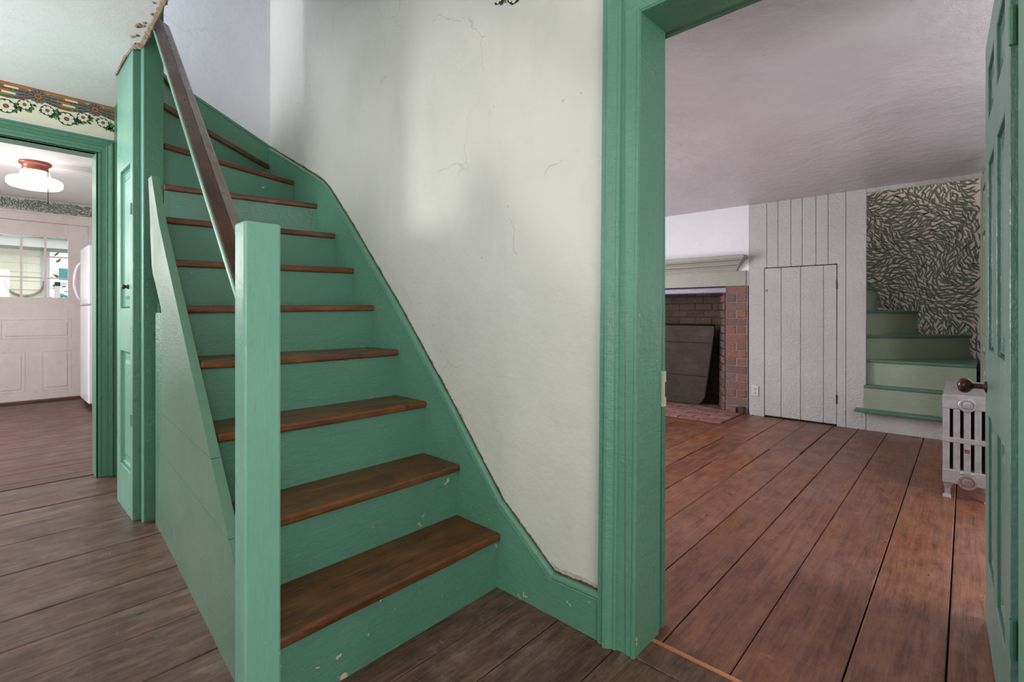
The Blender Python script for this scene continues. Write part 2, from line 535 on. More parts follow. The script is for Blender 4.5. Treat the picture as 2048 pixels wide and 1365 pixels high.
# ================================================================== STRUCTURE
# ---- hall floor
fl = struct(box('floor', -2.0, 1.52, -1.8, 4.34, -0.08, -0.022, M_DARK), 'worn grey brown hall floor of wide boards around the green stairs', 'floor')
seams = [4.335, 4.08, 3.83, 3.58, 3.325, 2.95, 2.80, 2.508, 2.285, 2.062, 1.80, 1.53, 1.25, 1.07, 0.84, 0.62, 0.38, 0.12, -0.16, -0.42, -0.7, -1.0, -1.3, -1.55, -1.8]
for i in range(len(seams) - 1):
    y1, y0 = seams[i], seams[i + 1]
    sk = 0.012 * sin(i * 1.7)
    g = 0.0006 + 0.0009 * (i % 3)
    dz = 0.0016 * sin(i * 2.3)
    xe = 1.405 if y0 > 0.70 or y1 < -0.05 else 1.405
    m = MB()
    a = [(-2.0, y0 + g, -0.022), (xe, y0 + g, -0.022), (xe, y1 - g, -0.022), (-2.0, y1 - g, -0.022)]
    m.prism(a, [(x, y, dz) for x, y, z in a])
    m.build('floorboard', M_FHALL, fl, bevel=0.003, seg=1)
# dark board lying in the doorway, and pale lip of the parlor boards
prism('sill_board', [(1.408, -0.10, -0.022), (1.512, -0.10, -0.022), (1.512, 0.78, -0.022), (1.408, 0.78, -0.022)],
      [(1.408, -0.10, 0.004), (1.512, -0.10, 0.004), (1.512, 0.78, 0.004), (1.408, 0.78, 0.004)], M_FHALL, fl, bevel=0.003)

# ---- parlor floor
fp = struct(box('floor.001', 1.52, 6.48, -1.3, 4.2, -0.08, -0.02, M_DARK), 'reddish brown parlor floor of wide boards beyond the open doorway', 'floor')
box('board_edge', 1.514, 1.526, -0.09, 0.765, -0.02, 0.0075, M_LIP, fp)
ps = [4.2, 3.95, 3.7, 3.45, 3.2, 2.98, 2.77, 2.56, 2.35, 2.15, 1.95, 1.758, 1.565, 1.370, 1.155, 0.937, 0.738, 0.522, 0.267, 0.042, -0.20, -0.45, -0.7, -1.0, -1.3]
joints = {10: 3.75, 11: 3.5, 12: 4.45, 13: 3.64, 14: 4.28}
for i in range(len(ps) - 1):
    y1, y0 = ps[i], ps[i + 1]
    g = 0.0018 + 0.0012 * (i % 2)
    dz = 0.004 + 0.0015 * sin(i * 1.9)
    xe = 5.60 if y1 < 1.76 else 4.79
    if abs(y1 - 1.758) < 1e-3:
        xe = 4.79
    cuts = [1.526] + ([joints[i]] if i in joints and joints[i] < xe else []) + [xe]
    for x0, x1 in zip(cuts[:-1], cuts[1:]):
        sk = 0.02 * sin(i * 0.8 + x0)
        m = MB()
        a = [(x0 + 0.001, y0 + g, -0.02), (x1 - 0.001, y0 + g - 0.008, -0.02), (x1 - 0.001, y1 - g - 0.008, -0.02), (x0 + 0.001, y1 - g, -0.02)]
        m.prism(a, [(x, y, dz) for x, y, z in a])
        m.build('floorboard', M_FPAR, fp, bevel=0.003, seg=1)
box('floorboard', 4.795, 5.60, 1.655, 1.752, -0.02, 0.006, M_FPAR, fp, bevel=0.003, seg=1)
box('floorboard', 4.795, 5.60, 1.552, 1.652, -0.02, 0.004, M_FPAR, fp, bevel=0.003, seg=1)
box('floorboard', 4.795, 4.925, 1.756, 3.46, -0.02, 0.006, M_FPAR, fp, bevel=0.003, seg=1)

# ---- kitchen floor
fk = struct(box('floor.002', -2.0, 3.0, 4.34, 8.46, -0.08, -0.02, M_DARK), 'polished red brown kitchen floor beyond the left doorway', 'floor')
y = 4.345
i = 0
while y < 8.36:
    w = (0.135, 0.11, 0.15, 0.12)[i % 4]
    box('floorboard', -2.0, 3.0, y + 0.001, min(y + w, 8.40) - 0.001, -0.02, 0.002 + 0.001 * sin(i * 2.1), M_FKIT, fk, bevel=0.002, seg=1)
    y += w
    i += 1
box('threshold_strip', -0.45, 1.06, 8.33, 8.40, 0.0, 0.03, M_FKIT, fk, bevel=0.005)


# ---- walls
def wall(name, boxes, mat, label, mats=None):
    m = MB()
    for b in boxes:
        m.box(*b)
    return struct(m.build(name, mat), label, 'wall')


# stair wall / wall with the doorway into the parlor (x 1.41 .. 1.56)
wall('wall_right', [(1.41, 1.54, 0.795, 3.70, 0, 4.6), (1.41, 1.54, -1.8, -0.105, 0, 2.5), (1.41, 1.54, -0.105, 0.795, 2.06, 2.5),
                    (1.41, 1.54, -0.105, 0.795, 2.5, 2.51)], M_PLASTER, 'cracked off white plaster wall beside the stairs and doorway')
wall('wall_back', [(0.62, 1.56, 3.70, 4.235, 0, 4.6), (-2.0, 0.62, 3.70, 3.80, 2.63, 4.6)], M_PLASTERB, 'bluish white plaster wall at the turn of the stairs')
wk = wall('wall_far', [(0.515, 0.70, 4.25, 4.40, 0, 2.5), (-2.0, -0.92, 4.25, 4.40, 0, 2.5), (-0.92, 0.515, 4.25, 4.40, 2.175, 2.5)], M_CEIL,
          'cream hall wall with the kitchen doorway')
wall('wall_left', [(-1.35, -1.25, -1.8, 0.5, 0, 2.5), (-1.35, -1.25, 1.5, 2.7, 0, 2.5), (-1.35, -1.25, 3.8, 4.25, 0, 2.5), (-1.35, -1.25, 0.5, 1.5, 0, 0.7), (-1.35, -1.25, 0.5, 1.5, 2.2, 2.5), (-1.35, -1.25, 2.7, 3.8, 0, 0.8), (-1.35, -1.25, 2.7, 3.8, 2.42, 2.5)],
     M_PLASTER, 'plaster hall wall with a window, left of the view')
wall('wall_rear', [(-2.1, -1.1, -1.9, -1.8, 0, 2.5), (0.5, 1.54, -1.9, -1.8, 0, 2.5), (-1.1, 0.5, -1.9, -1.8, 0, 0.6), (-1.1, 0.5, -1.9, -1.8, 2.3, 2.5)],
     M_PLASTER, 'plaster hall wall behind the viewpoint')
# upstairs shaft walls
wall('wall_upstairs', [(0.40, 0.52, 1.40, 3.10, 2.62, 4.6), (-2.0, -0.85, 3.10, 3.20, 2.62, 4.6), (-0.05, 0.52, 3.10, 3.20, 2.62, 4.6), (-0.85, -0.05, 3.10, 3.20, 4.2, 4.6), (0.52, 1.41, 1.30, 1.40, 2.5, 4.6),
                       (-2.1, -2.0, 3.1, 3.8, 2.62, 2.85), (-2.1, -2.0, 3.1, 3.8, 3.85, 4.6)], M_PLASTERB, 'plaster walls of the upper stair shaft')
# kitchen
wall('wall_kitchen_far', [(0.925, 3.0, 8.40, 8.50, 0, 2.5), (-2.0, -0.08, 8.40, 8.50, 0, 2.5), (-0.08, 0.925, 8.40, 8.50, 2.22, 2.5)], M_PAPERK,
     'kitchen wall with leafy paper above the white door')
wkf = bpy.data.objects['wall_kitchen_far']
wall('wall_kitchen_side', [(2.9, 3.0, 4.35, 8.4, 0, 2.5), (-2.1, -2.0, 4.35, 5.6, 0, 2.5), (-2.1, -2.0, 7.2, 8.4, 0, 2.5), (-2.1, -2.0, 5.6, 7.2, 0, 0.75),
                           (-2.1, -2.0, 5.6, 7.2, 2.2, 2.5), (0.70, 3.0, 4.24, 4.34, 0, 2.5)], M_PAPERK, 'kitchen side walls')
# parlor
wall('wall_parlor_near', [(1.54, 1.60, 0.80, 4.3, 0, 2.27), (1.54, 1.60, -1.3, -0.20, 0, 2.27), (1.54, 1.60, -0.20, 0.80, 2.10, 2.27)], M_WALLW,
     'parlor side of the doorway wall')
wall('wall_parlor_left', [(1.56, 2.4, 4.2, 4.3, 0, 2.27), (3.8, 5.7, 4.2, 4.3, 0, 2.27), (2.4, 3.8, 4.2, 4.3, 0, 0.55), (2.4, 3.8, 4.2, 4.3, 2.15, 2.27)], M_WALLW,
     'white parlor wall with a window, hidden by the doorway')
wall('wall_parlor_right', [(1.60, 2.2, -1.4, -1.3, 0, 2.27), (3.3, 5.7, -1.4, -1.3, 0, 2.27), (2.2, 3.3, -1.4, -1.3, 0, 0.6), (2.2, 3.3, -1.4, -1.3, 2.1, 2.27)], M_WALLW,
     'white parlor wall with a window, hidden by the open door')
wall('wall_chimney', [(5.60, 6.3, 1.705, 4.2, 1.394, 2.27)], M_WALLW, 'white plaster chimney breast above the mantel')
wall('wall_chimney_side', [(5.60, 6.3, 3.565, 4.2, 0, 1.392)], M_WALLW, 'white plaster pier left of the fireplace')

# ---- ceilings
m = MB()
m.box(-2.0, 0.53, -1.8, 4.25, 2.5, 2.62)
m.box(0.53, 0.548, 1.40, 3.15, 2.5, 2.62)
m.box(0.53, 1.41, -1.8, 1.40, 2.5, 2.62)
m.box(0.53, 0.62, 3.2, 4.25, 2.5, 2.62)
ch = struct(m.build('ceiling', M_CEIL), 'white hall ceiling with a torn plaster edge at the stairwell', 'ceiling')
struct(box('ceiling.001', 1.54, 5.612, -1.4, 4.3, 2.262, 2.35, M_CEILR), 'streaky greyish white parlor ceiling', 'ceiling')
struct(box('ceiling.002', -2.1, 3.0, 4.25, 8.5, 2.5, 2.62, M_CEIL), 'kitchen ceiling carrying the lit lamp', 'ceiling')
struct(box('ceiling.003', -2.1, 1.56, 1.3, 3.8, 4.6, 4.7, M_CEIL), 'ceiling above the upper stair shaft', 'ceiling')

# torn edge of the hall ceiling plaster along the stairwell
m = MB()
edge = [(0.545, 2.1, 2.5), (0.548, 2.4, 2.5), (0.550, 2.62, 2.5), (0.556, 2.85, 2.5), (0.562, 3.05, 2.5), (0.562, 3.145, 2.497), (0.530, 3.212, 2.495), (0.522, 3.36, 2.5), (0.522, 3.5, 2.5), (0.524, 3.66, 2.5)]
pts = []
for a, b in zip(edge[:-1], edge[1:]):
    n = max(2, int((Vector(b) - Vector(a)).length / 0.005))
    for t in range(n):
        pts.append(Vector(a).lerp(Vector(b), t / n))
rr = random.Random(12)
rings = []
for q, p in enumerate(pts):
    d = (pts[min(q + 1, len(pts) - 1)] - pts[max(q - 1, 0)]).normalized()
    sd = Vector((-d.y, d.x, 0))
    if sd.x > 0:
        sd = -sd
    n1 = noise.noise(p * 26)
    n2 = noise.noise(p * 70 + Vector((5, 1, 2)))
    big = 1.0 if p.y < 3.2 else 0.35
    wo = (0.010 + 0.014 * max(0, n1 + 0.2) + rr.uniform(0, .006)) * big
    wi = 0.006 + 0.006 * n2 * big + rr.uniform(0, .003)
    dp = (0.007 + 0.010 * abs(n2) + rr.uniform(0, .004)) * (0.5 + 0.5 * big)
    rings.append([p + sd * wo + Vector((0, 0, 0.002)), p + sd * wo * .6 - Vector((0, 0, dp * .5)), p - Vector((0, 0, dp)), p - sd * wi - Vector((0, 0, dp * .4)), p - sd * wi + Vector((0, 0, 0.008))])
m.rings(rings)
m.build('torn_plaster_edge', M_RAG, ch)
# loose scabs of plaster next to it
for q in range(14):
    b = random.uniform(2.3, 3.1)
    x = 0.55 - random.uniform(0.012, 0.04)
    m = MB()
    r = random.uniform(0.006, 0.017)
    ring = [(x + r * 1.2 * cos(t) * random.uniform(.6, 1.2), b + r * 1.6 * sin(t) * random.uniform(.6, 1.2), 2.4995) for t in [k * pi / 3.5 for k in range(7)]]
    top = [(x + (p[0] - x) * .6, b + (p[1] - b) * .6, 2.4955) for p in ring]
    m.prism(ring, top)
    m.build('plaster_scab', M_RAG, ch)


# ---- trim: moulded door casings
PROF = [(0, -0.03), (0, 0.012), (0.003, 0.017), (0.010, 0.017), (0.014, 0.013), (0.016, 0.009), (0.064, 0.011), (0.066, 0.019), (0.071, 0.021), (0.080, 0.020),
        (0.088, 0.026), (0.097, 0.033), (0.107, 0.034), (0.112, 0.028), (0.116, 0.025), (0.130, 0.025), (0.134, 0.020), (0.134, -0.03)]


def casing(name, path, prof, mapf, mat, scale=1.0):
    """path: inner-edge points with their mitred outward direction; mapf(u, z, depth) -> world"""
    m = MB()
    rings = []
    for (u, z), (du, dz) in path:
        rings.append([mapf(u + w * scale * du, z + w * scale * dz, d) for w, d in prof])
    m.rings(rings, True)
    return m.build(name, mat)


struct(casing('trim_1', [((0.767, 0.0), (1, 0)), ((0.744, 2.048), (1, 1)), ((-0.095, 2.048), (-1, 1)), ((-0.095, 0.0), (-1, 0))], PROF,
              lambda u, z, d: (1.412 - d, u, z), M_GREENC, 1.0), 'green moulded casing around the doorway into the parlor', 'trim')
struct(casing('trim_2', [((0.505, 0.0), (1, 0)), ((0.505, 2.163), (1, 1)), ((-0.91, 2.163), (-1, 1)), ((-0.91, 0.0), (-1, 0))], PROF,
              lambda u, z, d: (u, 4.252 - d, z), M_GREEN, 0.78), 'green moulded casing around the kitchen doorway', 'trim')
# jamb linings
m = MB()
m.prism([(1.398, 0.767, 0), (1.562, 0.765, 0), (1.562, 0.80, 0), (1.398, 0.80, 0)], [(1.398, 0.744, 2.048), (1.562, 0.740, 2.048), (1.562, 0.80, 2.048), (1.398, 0.80, 2.048)])
m.box(1.398, 1.562, -0.125, 0.80, 2.045, 2.075)
m.box(1.398, 1.562, -0.125, -0.088, 0, 2.048)
struct(m.build('trim_3', M_GREENC, bevel=0.002, seg=1), 'green jamb lining of the parlor doorway', 'trim')
m = MB()
m.box(0.503, 0.53, 4.235, 4.405, 0, 2.17)
m.box(-0.93, 0.53, 4.235, 4.405, 2.163, 2.19)
m.box(-0.93, -0.91, 4.235, 4.405, 0, 2.17)
struct(m.build('trim_4', M_GREEN, bevel=0.002, seg=1), 'green jamb lining of the kitchen doorway', 'trim')
# parlor side casing of the doorway
m = MB()
m.box(1.60, 1.625, 0.77, 0.89, 0, 2.16)
m.box(1.60, 1.625, -0.21, -0.115, 0, 2.16)
m.box(1.60, 1.625, -0.21, 0.89, 2.06, 2.18)
m.box(1.562, 1.60, 0.775, 0.80, 0, 2.06)
m.box(1.562, 1.60, -0.21, -0.108, 0, 2.06)
m.box(1.562, 1.60, -0.21, 0.80, 2.06, 2.10)
struct(m.build('trim_5', M_GREEN, bevel=0.003), 'green casing on the parlor side of the doorway', 'trim')
k = empty('door_keeper', (1.60, 0.765, 0.78))
tag(k, 'cream painted latch keeper on the doorway jamb edge', 'latch')
box('keeper_box', 1.563, 1.578, 0.744, 0.764, 0.780, 0.902, M_CREAM, k, bevel=0.003)
box('keeper_slot', 1.566, 1.5785, 0.743, 0.748, 0.815, 0.865, M_BRASSD, k)

# ---- stair skirting (baseboard) along the plaster wall
TOP = [(0.885, 0.158), (1.094, 0.152), (1.362, 0.353), (1.67, 0.704), (2.053, 1.115), (2.541, 1.606), (2.80, 1.850), (2.86, 1.895), (2.957, 1.947), (3.70, 2.298)]


def bottom_of(yv, z):
    return 0.0 if yv < 1.4 else max(0.0, z - 0.62)


m = MB()
a, b = [], []
low = [(3.70, 1.55), (2.86, 1.2), (2.053, 0.4), (1.62, 0.0), (0.885, 0.0)]
poly = TOP + low
m.prism([(1.396, yv, z) for yv, z in poly], [(1.412, yv, z) for yv, z in poly])
bb = struct(m.build('baseboard_right', M_GREENC), 'green stepped skirting board climbing the wall beside the stairs', 'baseboard')
m = MB()
rings = []
for i, (yv, z) in enumerate(TOP):
    p0 = TOP[max(i - 1, 0)]
    p1 = TOP[min(i + 1, len(TOP) - 1)]
    d = Vector((p1[0] - p0[0], p1[1] - p0[1])).normalized()
    nn = Vector((-d.y, d.x))
    rings.append([(1.412 - dx, yv + nn.x * h, z + nn.y * h) for dx, h in ((0, 0.004), (0.012, 0.004), (0.022, -0.002), (0.024, -0.010), (0.018, -0.018), (0.020, -0.022), (0.015, -0.026), (0, -0.026))])
m.rings(rings)
m.build('cap_moulding', M_GREENC, bb)
pts = []
for a, b in zip(TOP[:-1], TOP[1:]):
    n = max(2, int((Vector(b) - Vector(a)).length / 0.007))
    for t in range(n):
        pts.append(Vector(a).lerp(Vector(b), t / n))
cr = random.Random(21)
dk, lt = MB(), MB()
rd_, rl_ = [], []
for q, p in enumerate(pts):
    d = (pts[min(q + 1, len(pts) - 1)] - pts[max(q - 1, 0)]).normalized()
    nn = Vector((-d.y, d.x))
    w = 0.004 + 0.006 * max(0, noise.noise(Vector((p.x * 14, p.y * 14, 3)))) + cr.uniform(0, .0035)
    w2 = w + 0.003 + 0.010 * max(0, noise.noise(Vector((p.x * 9, p.y * 9, 8)))) + cr.uniform(0, .003)
    if p.x < 1.12:
        w2 += 0.006 + 0.010 * abs(noise.noise(Vector((p.x * 30, 1, 8))))
    for lst, ww, dx in ((rd_, w, 0.0016), (rl_, w2, 0.0008)):
        a0, b0 = p + nn * 0.0035, p + nn * (0.0045 + ww)
        lst.append([(1.4102, a0.x, a0.y), (1.41 - dx, a0.x, a0.y), (1.41 - dx, b0.x, b0.y), (1.4102, b0.x, b0.y)])
dk.rings(rd_)
dk.build('plaster_crack', M_GAP, bb)  # dark irregular crack between skirting cap and plaster
lt.rings(rl_)
lt.build('crumbled_plaster_edge', M_CRUMB, bb)
m = MB()
poly = [(1.41, 2.298), (0.93, 2.520), (0.60, 2.67), (0.60, 2.2), (1.41, 1.9)]
m.prism([(x, 3.686, z) for x, z in poly], [(x, 3.70, z) for x, z in poly])
bb2 = struct(m.build('baseboard_back', M_GREEN), 'green sloping skirting on the wall at the turn of the stairs', 'baseboard')
m = MB()
m.prism([(1.41, 3.680, 2.285), (0.60, 3.680, 2.657), (0.60, 3.680, 2.678), (1.41, 3.680, 2.306)], [(1.41, 3.70, 2.285), (0.60, 3.70, 2.657), (0.60, 3.70, 2.678), (1.41, 3.70, 2.306)])
m.build('cap_moulding', M_GREEN, bb2, bevel=0.004)

# ================================================================== THE GREEN STAIRCASE
st = empty('staircase', (0.95, 1.35, 0))
tag(st, 'steep green painted winder staircase with bare brown wooden treads', 'staircase')


def xin(yv):
    return 0.526 + 0.033 * (yv - 1.834)


NY = [1.353, 1.597, 1.834, 2.058, 2.283, 2.488, 2.702]
NZ = [0.223, 0.446, 0.690, 0.918, 1.141, 1.349, 1.566]
ZL = [0.223, 0.446, 0.692, 0.922, 1.128, 1.330, 1.545]
nose = []
for yv, z, zl in zip(NY, NZ, ZL):
    nose.append(((max(0.50, xin(yv) + 0.004), yv, zl), (1.398, yv, z)))
nose[0] = ((0.49, 1.345, 0.223), (1.398, 1.353, 0.223))
PV = (0.658, 3.160)
nose.append(((PV[0] - 0.012, PV[1] - 0.045, 1.785), (1.398, 2.930, 1.774)))
nose.append(((PV[0], PV[1], 2.018), (1.398, 3.259, 1.977)))
nose.append(((PV[0], PV[1] + 0.01, 2.238), (1.398, 3.676, 2.166)))
nose.append(((PV[0], PV[1] + 0.05, 2.43), (0.95, 3.684, 2.40)))
nose.append(((0.66, 3.27, 2.63), (0.66, 3.684, 2.63)))
TH = 0.031
for i in range(11):
    (l, r), (l2, r2) = nose[i], nose[i + 1]
    L, R = Vector(l), Vector(r)
    L2, R2 = Vector(l2), Vector(r2)
    back = 0.03
    pl = [L, R]
    zl, zr = L.z, R.z
    d2 = (R2 - L2); d2.z = 0
    nb = Vector((-d2.y, d2.x, 0)).normalized() * back
    if i == 9:
        pl += [Vector((1.398, 3.684, zr)), Vector((R2.x, 3.684, zr)), Vector((L2.x, L2.y + 0.03, zl))]
    elif i == 8:
        pl += [Vector((1.398, 3.684, zr)), Vector((1.36, 3.684, zr)), Vector((L2.x, L2.y + .03, zl))]
    elif i == 10:
        pl = [L, R, Vector((0.655, 3.684, zr)), Vector((0.655, 3.26, zl))]
    else:
        pl += [Vector((R2.x, R2.y, zr)) + nb, Vector((L2.x, L2.y, zl)) + nb]
    # gently worn front edge
    front = []
    N = 8
    wear = 0.005 if i < 7 else 0.002
    dirn = (R - L); dirn.z = 0
    nf = Vector((dirn.y, -dirn.x, 0)).normalized()
    for q in range(N + 1):
        t = q / N
        p = L.lerp(R, t)
        p += nf * (-wear * sin(pi * t) + 0.003 * noise.noise(Vector((t * 5, i * 3.1, 0))))
        p.z += -0.004 * sin(pi * t) if i < 4 else 0
        front.append(p)
    poly = front + pl[2:]
    m = MB()
    m.prism([p - Vector((0, 0, TH)) for p in poly], poly)
    m.build('tread', M_TREAD, st, bevel=0.009, seg=3)
    # riser below this nose
    z0l = z0r = -0.01
    if i > 0:
        z0l, z0r = nose[i - 1][0][2] - 0.002, nose[i - 1][1][2] - 0.002
    ins = -nf * 0.020
    a = [(L + ins).to_3d(), (R + ins).to_3d()]
    bq = [a[0] - nf * 0.02, a[1] - nf * 0.02]
    if i == 0:
        a[0].x = bq[0].x = 0.50
    bot = [Vector((a[0].x, a[0].y, z0l)), Vector((a[1].x, a[1].y, z0r)), Vector((bq[1].x, bq[1].y, z0r)), Vector((bq[0].x, bq[0].y, z0l))]
    tp = [Vector((v.x, v.y, zz - TH + 0.002)) for v, zz in zip(bot, (L.z, R.z, R.z, L.z))]
    m = MB()
    m.prism(bot, tp)
    m.build('riser', M_RISER, st)

# newel post
m = MB()
m.box(0.4445, 0.535, 1.330, 1.402, -0.005, 1.334)
m.build('newel_post', M_NEWEL, st, bevel=0.006, seg=2)

# closed side panel (three boards with hairline joints, leaning a little to the hall)
def xo_top(yv):
    return 0.496 + 0.033 * (yv - 1.834)


def xo_bot(yv):
    return 0.522 + 0.0686 * (yv - 1.82)


def ztop(yv):
    if yv < 2.70:
        return 0.372 + (yv - 1.533) * 1.05
    return 1.598 + (yv - 2.70) * 1.45


def yend(z):
    if z > 1.50:
        return 2.85
    if z > 1.30:
        return 2.86
    if z > 1.10:
        return 2.62 + (z - 1.10) / 0.20 * 0.24
    if z > 0.6:
        return 2.78 - (z - 0.6) / 0.5 * 0.16
    return 3.09 - z / 0.6 * 0.31


def xo(yv, z):
    t = min(1.0, max(0.0, z / max(0.4, ztop(min(yv, 2.8)))))
    return xo_bot(yv) * (1 - t) + xo_top(yv) * t


def ystart(z):
    return max(1.395, 1.533 + (z - 0.372) / 1.05)


def side_board(z0, z1, name='side_board'):
    m = MB()
    rows = max(3, int((z1 - z0) / 0.05))
    outer, inner = [], []
    prev = None
    vs, fs = [], []
    NC = 8
    for r in range(rows + 1):
        z = z0 + (z1 - z0) * r / rows
        ya, yb = ystart(z), yend(z)
        if z > 1.50:
            ya = 2.606 + (z - 1.50) * 0.69
        if ya > yb - 0.005:
            ya = yb - 0.005
        for off in (0, 0.030):
            for c in range(NC + 1):
                yv = ya + (yb - ya) * c / NC
                vs.append((xo(yv, z) + off, yv, z))
    W = 2 * (NC + 1)
    for r in range(rows):
        for o_ in (0, 1):
            for c in range(NC):
                a = r * W + o_ * (NC + 1) + c
                q = (a, a + 1, a + W + 1, a + W)
                fs.append(q if o_ else q[::-1])
        for c in (0, NC):
            a = r * W + c
            b2 = a + NC + 1
            q = (a, b2, b2 + W, a + W)
            fs.append(q)
    for r in (0, rows):
        for c in range(NC):
            a = r * W + c
            fs.append((a, a + 1, a + NC + 2, a + NC + 1))
    m.add(vs, fs)
    return m.build(name, M_PANEL, st)


side_board(-0.005, 0.430)
side_board(0.4315, 0.628)
side_board(0.6295, 1.738)
# inner fill so that no gap shows between panel and post from the side
box('return_board', 0.605, 0.625, 2.56, 3.09, 0, 1.1, M_GREEN, st)
# bead between panel and post
m = MB()
m.tube([(0.633, 3.139, 0), (0.633, 3.139, 1.15)], 0.011, 8)
m.build('corner_bead', M_GREEN, st, smooth=True)

# handrail
def xr(yv):
    return 0.462 + 0.0686 * (yv - 1.4)


def zr_(yv):
    return 1.112 + (yv - 1.402) * 0.913


m = MB()
rings = []
for yv in (1.395, 1.8, 2.2, 2.6, 3.04):
    x, z = xr(yv), zr_(yv)
    rings.append([(x, yv, z), (x + 0.004, yv - 0.001, z + 0.004), (x + 0.042, yv, z + 0.004), (x + 0.045, yv, z + 0.002), (x + 0.074, yv, z - 0.012), (x + 0.078, yv, z - 0.018),
                  (x + 0.078, yv + 0.01, z - 0.030), (x, yv + 0.01, z - 0.020)])
m.rings(rings)
m.build('handrail', M_RAIL, st)
m = MB()
m.rings([[(xr(yv) + 0.046, yv - .0005, zr_(yv) + 0.0030), (xr(yv) + 0.074, yv - .0005, zr_(yv) - 0.0095), (xr(yv) + 0.081, yv, zr_(yv) - 0.018), (xr(yv) + 0.081, yv + .01, zr_(yv) - 0.028), (xr(yv) + 0.048, yv + .01, zr_(yv) - 0.020)] for yv in (1.403, 1.8, 2.2, 2.6, 3.035)])
tag(m.build('rail_shoulder', M_RAIL_SHEEN, st), 'greyer shoulder of the rail with sheen put into its colour', None)
m = MB()
m.rings([[(xr(yv) - 0.003, yv + .003, zr_(yv) - 0.002), (xr(yv) + 0.001, yv, zr_(yv)), (xr(yv) + 0.001, yv + 0.006, zr_(yv) - 0.014), (xr(yv) - 0.003, yv + 0.006, zr_(yv) - 0.014)] for yv in (1.40, 2.2, 3.03)])
tag(m.build('painted_rail_edge', M_NEWEL, st), 'pale green painted edge of the rail', None)

# diagonal corner post where the stairs wind, floor to upper storey
pc = empty('corner_post', (0.585, 3.14, 0))
tag(pc, 'tall green boarded corner post at the turn of the stairs', 'post')
for nm, x0, x1, y0, y1, z1, mt_, bv in (('stile', 0.532, 0.563, 3.217, 3.25, 2.495, M_GREEN, 0.002), ('face_board', 0.565, 0.654, 3.153, 3.198, 3.9, M_GREEN, 0.003),
                                     ('back_board', 0.565, 0.652, 3.199, 3.25, 3.9, M_GREEN, 0.0), ('bead_strip', 0.5632, 0.570, 3.149, 3.216, 2.495, M_NEWEL, 0.002)):  # bead strip in paler paint, window light on its side put into colour
    box(nm, x0, x1, y0, y1, 0, z1, mt_, pc, bevel=bv, seg=2)

# closet under the stairs: panelled green door facing the hall
struct(box('wall_closet', 0.60, 0.625, 3.62, 4.25, 0, 2.5, M_GREEN), 'green boarding between closet door and kitchen doorway', 'wall')


def panel_frame(m, mapf, W, Hh, cols, rows, d0, d1):
    """stiles and rails around the openings; cols/rows are opening intervals; mapf(u,z,d)"""
    def bx(u0, u1, z0, z1):
        c = [mapf(u, z, d) for d in (d0, d1) for u, z in ((u0, z0), (u1, z0), (u1, z1), (u0, z1))]
        m.prism(c[:4], c[4:])
    us = [0] + [v for c in cols for v in c] + [W]
    for i in range(0, len(us), 2):
        bx(us[i], us[i + 1], 0, Hh)
    for c in cols:
        zs = [0] + [v for r in rows for v in r] + [Hh]
        for i in range(0, len(zs), 2):
            bx(c[0], c[1], zs[i], zs[i + 1])


def raised_panel(mapf, u0, u1, z0, z1, dmid, dface, lip, mat, parent, name='door_panel'):
    """thin field with a bevelled raise on the face side, both faces"""
    m = MB()
    def ring(i, d):
        return [mapf(u0 + i, z0 + i, d), mapf(u1 - i, z0 + i, d), mapf(u1 - i, z1 - i, d), mapf(u0 + i, z1 - i, d)]
    s = 1 if dface > dmid else -1
    m.rings([ring(0, dmid - s * 0.004), ring(0, dface - s * 0.016), ring(0.010, dface - s * 0.004), ring(0.016, dface - s * 0.012), ring(lip, dface - s * 0.011), ring(lip + 0.018, dface - s * 0.003)])
    return m.build(name, mat, parent)


cd = empty('door_2', (0.53, 3.45, 0))
struct(cd, 'narrow green panelled closet door under the stairs', 'door')
mp = lambda u, z, d: (0.53 - d, 3.222 + u, z)
m = MB()
panel_frame(m, mp, 0.43, 2.495, [(0.055, 0.335)], [(0.24, 0.885), (1.125, 1.905)], -0.03, 0)
m.build('door_frame', M_NEWEL, cd, bevel=0.002, seg=1)
for z0, z1 in ((0.24, 0.885), (1.125, 1.905)):
    raised_panel(mp, 0.055, 0.335, z0, z1, -0.022, -0.008, 0.05, M_NEWEL, cd)
m = MB()
m.lathe((0.53, 3.312, 1.24), (-1, 0, 0), [(0, 0.012), (0.004, 0.013), (0.012, 0.007), (0.018, 0.012), (0.026, 0.013), (0.032, 0.006)], 14)
m.build('door_knob', M_KNOB, cd, smooth=True)
m = MB()
m.box(0.522, 0.532, 3.226, 3.234, 0.50, 0.56); m.box(0.522, 0.532, 3.226, 3.234, 1.62, 1.68)
m.build('hinge', M_NEWEL, cd)

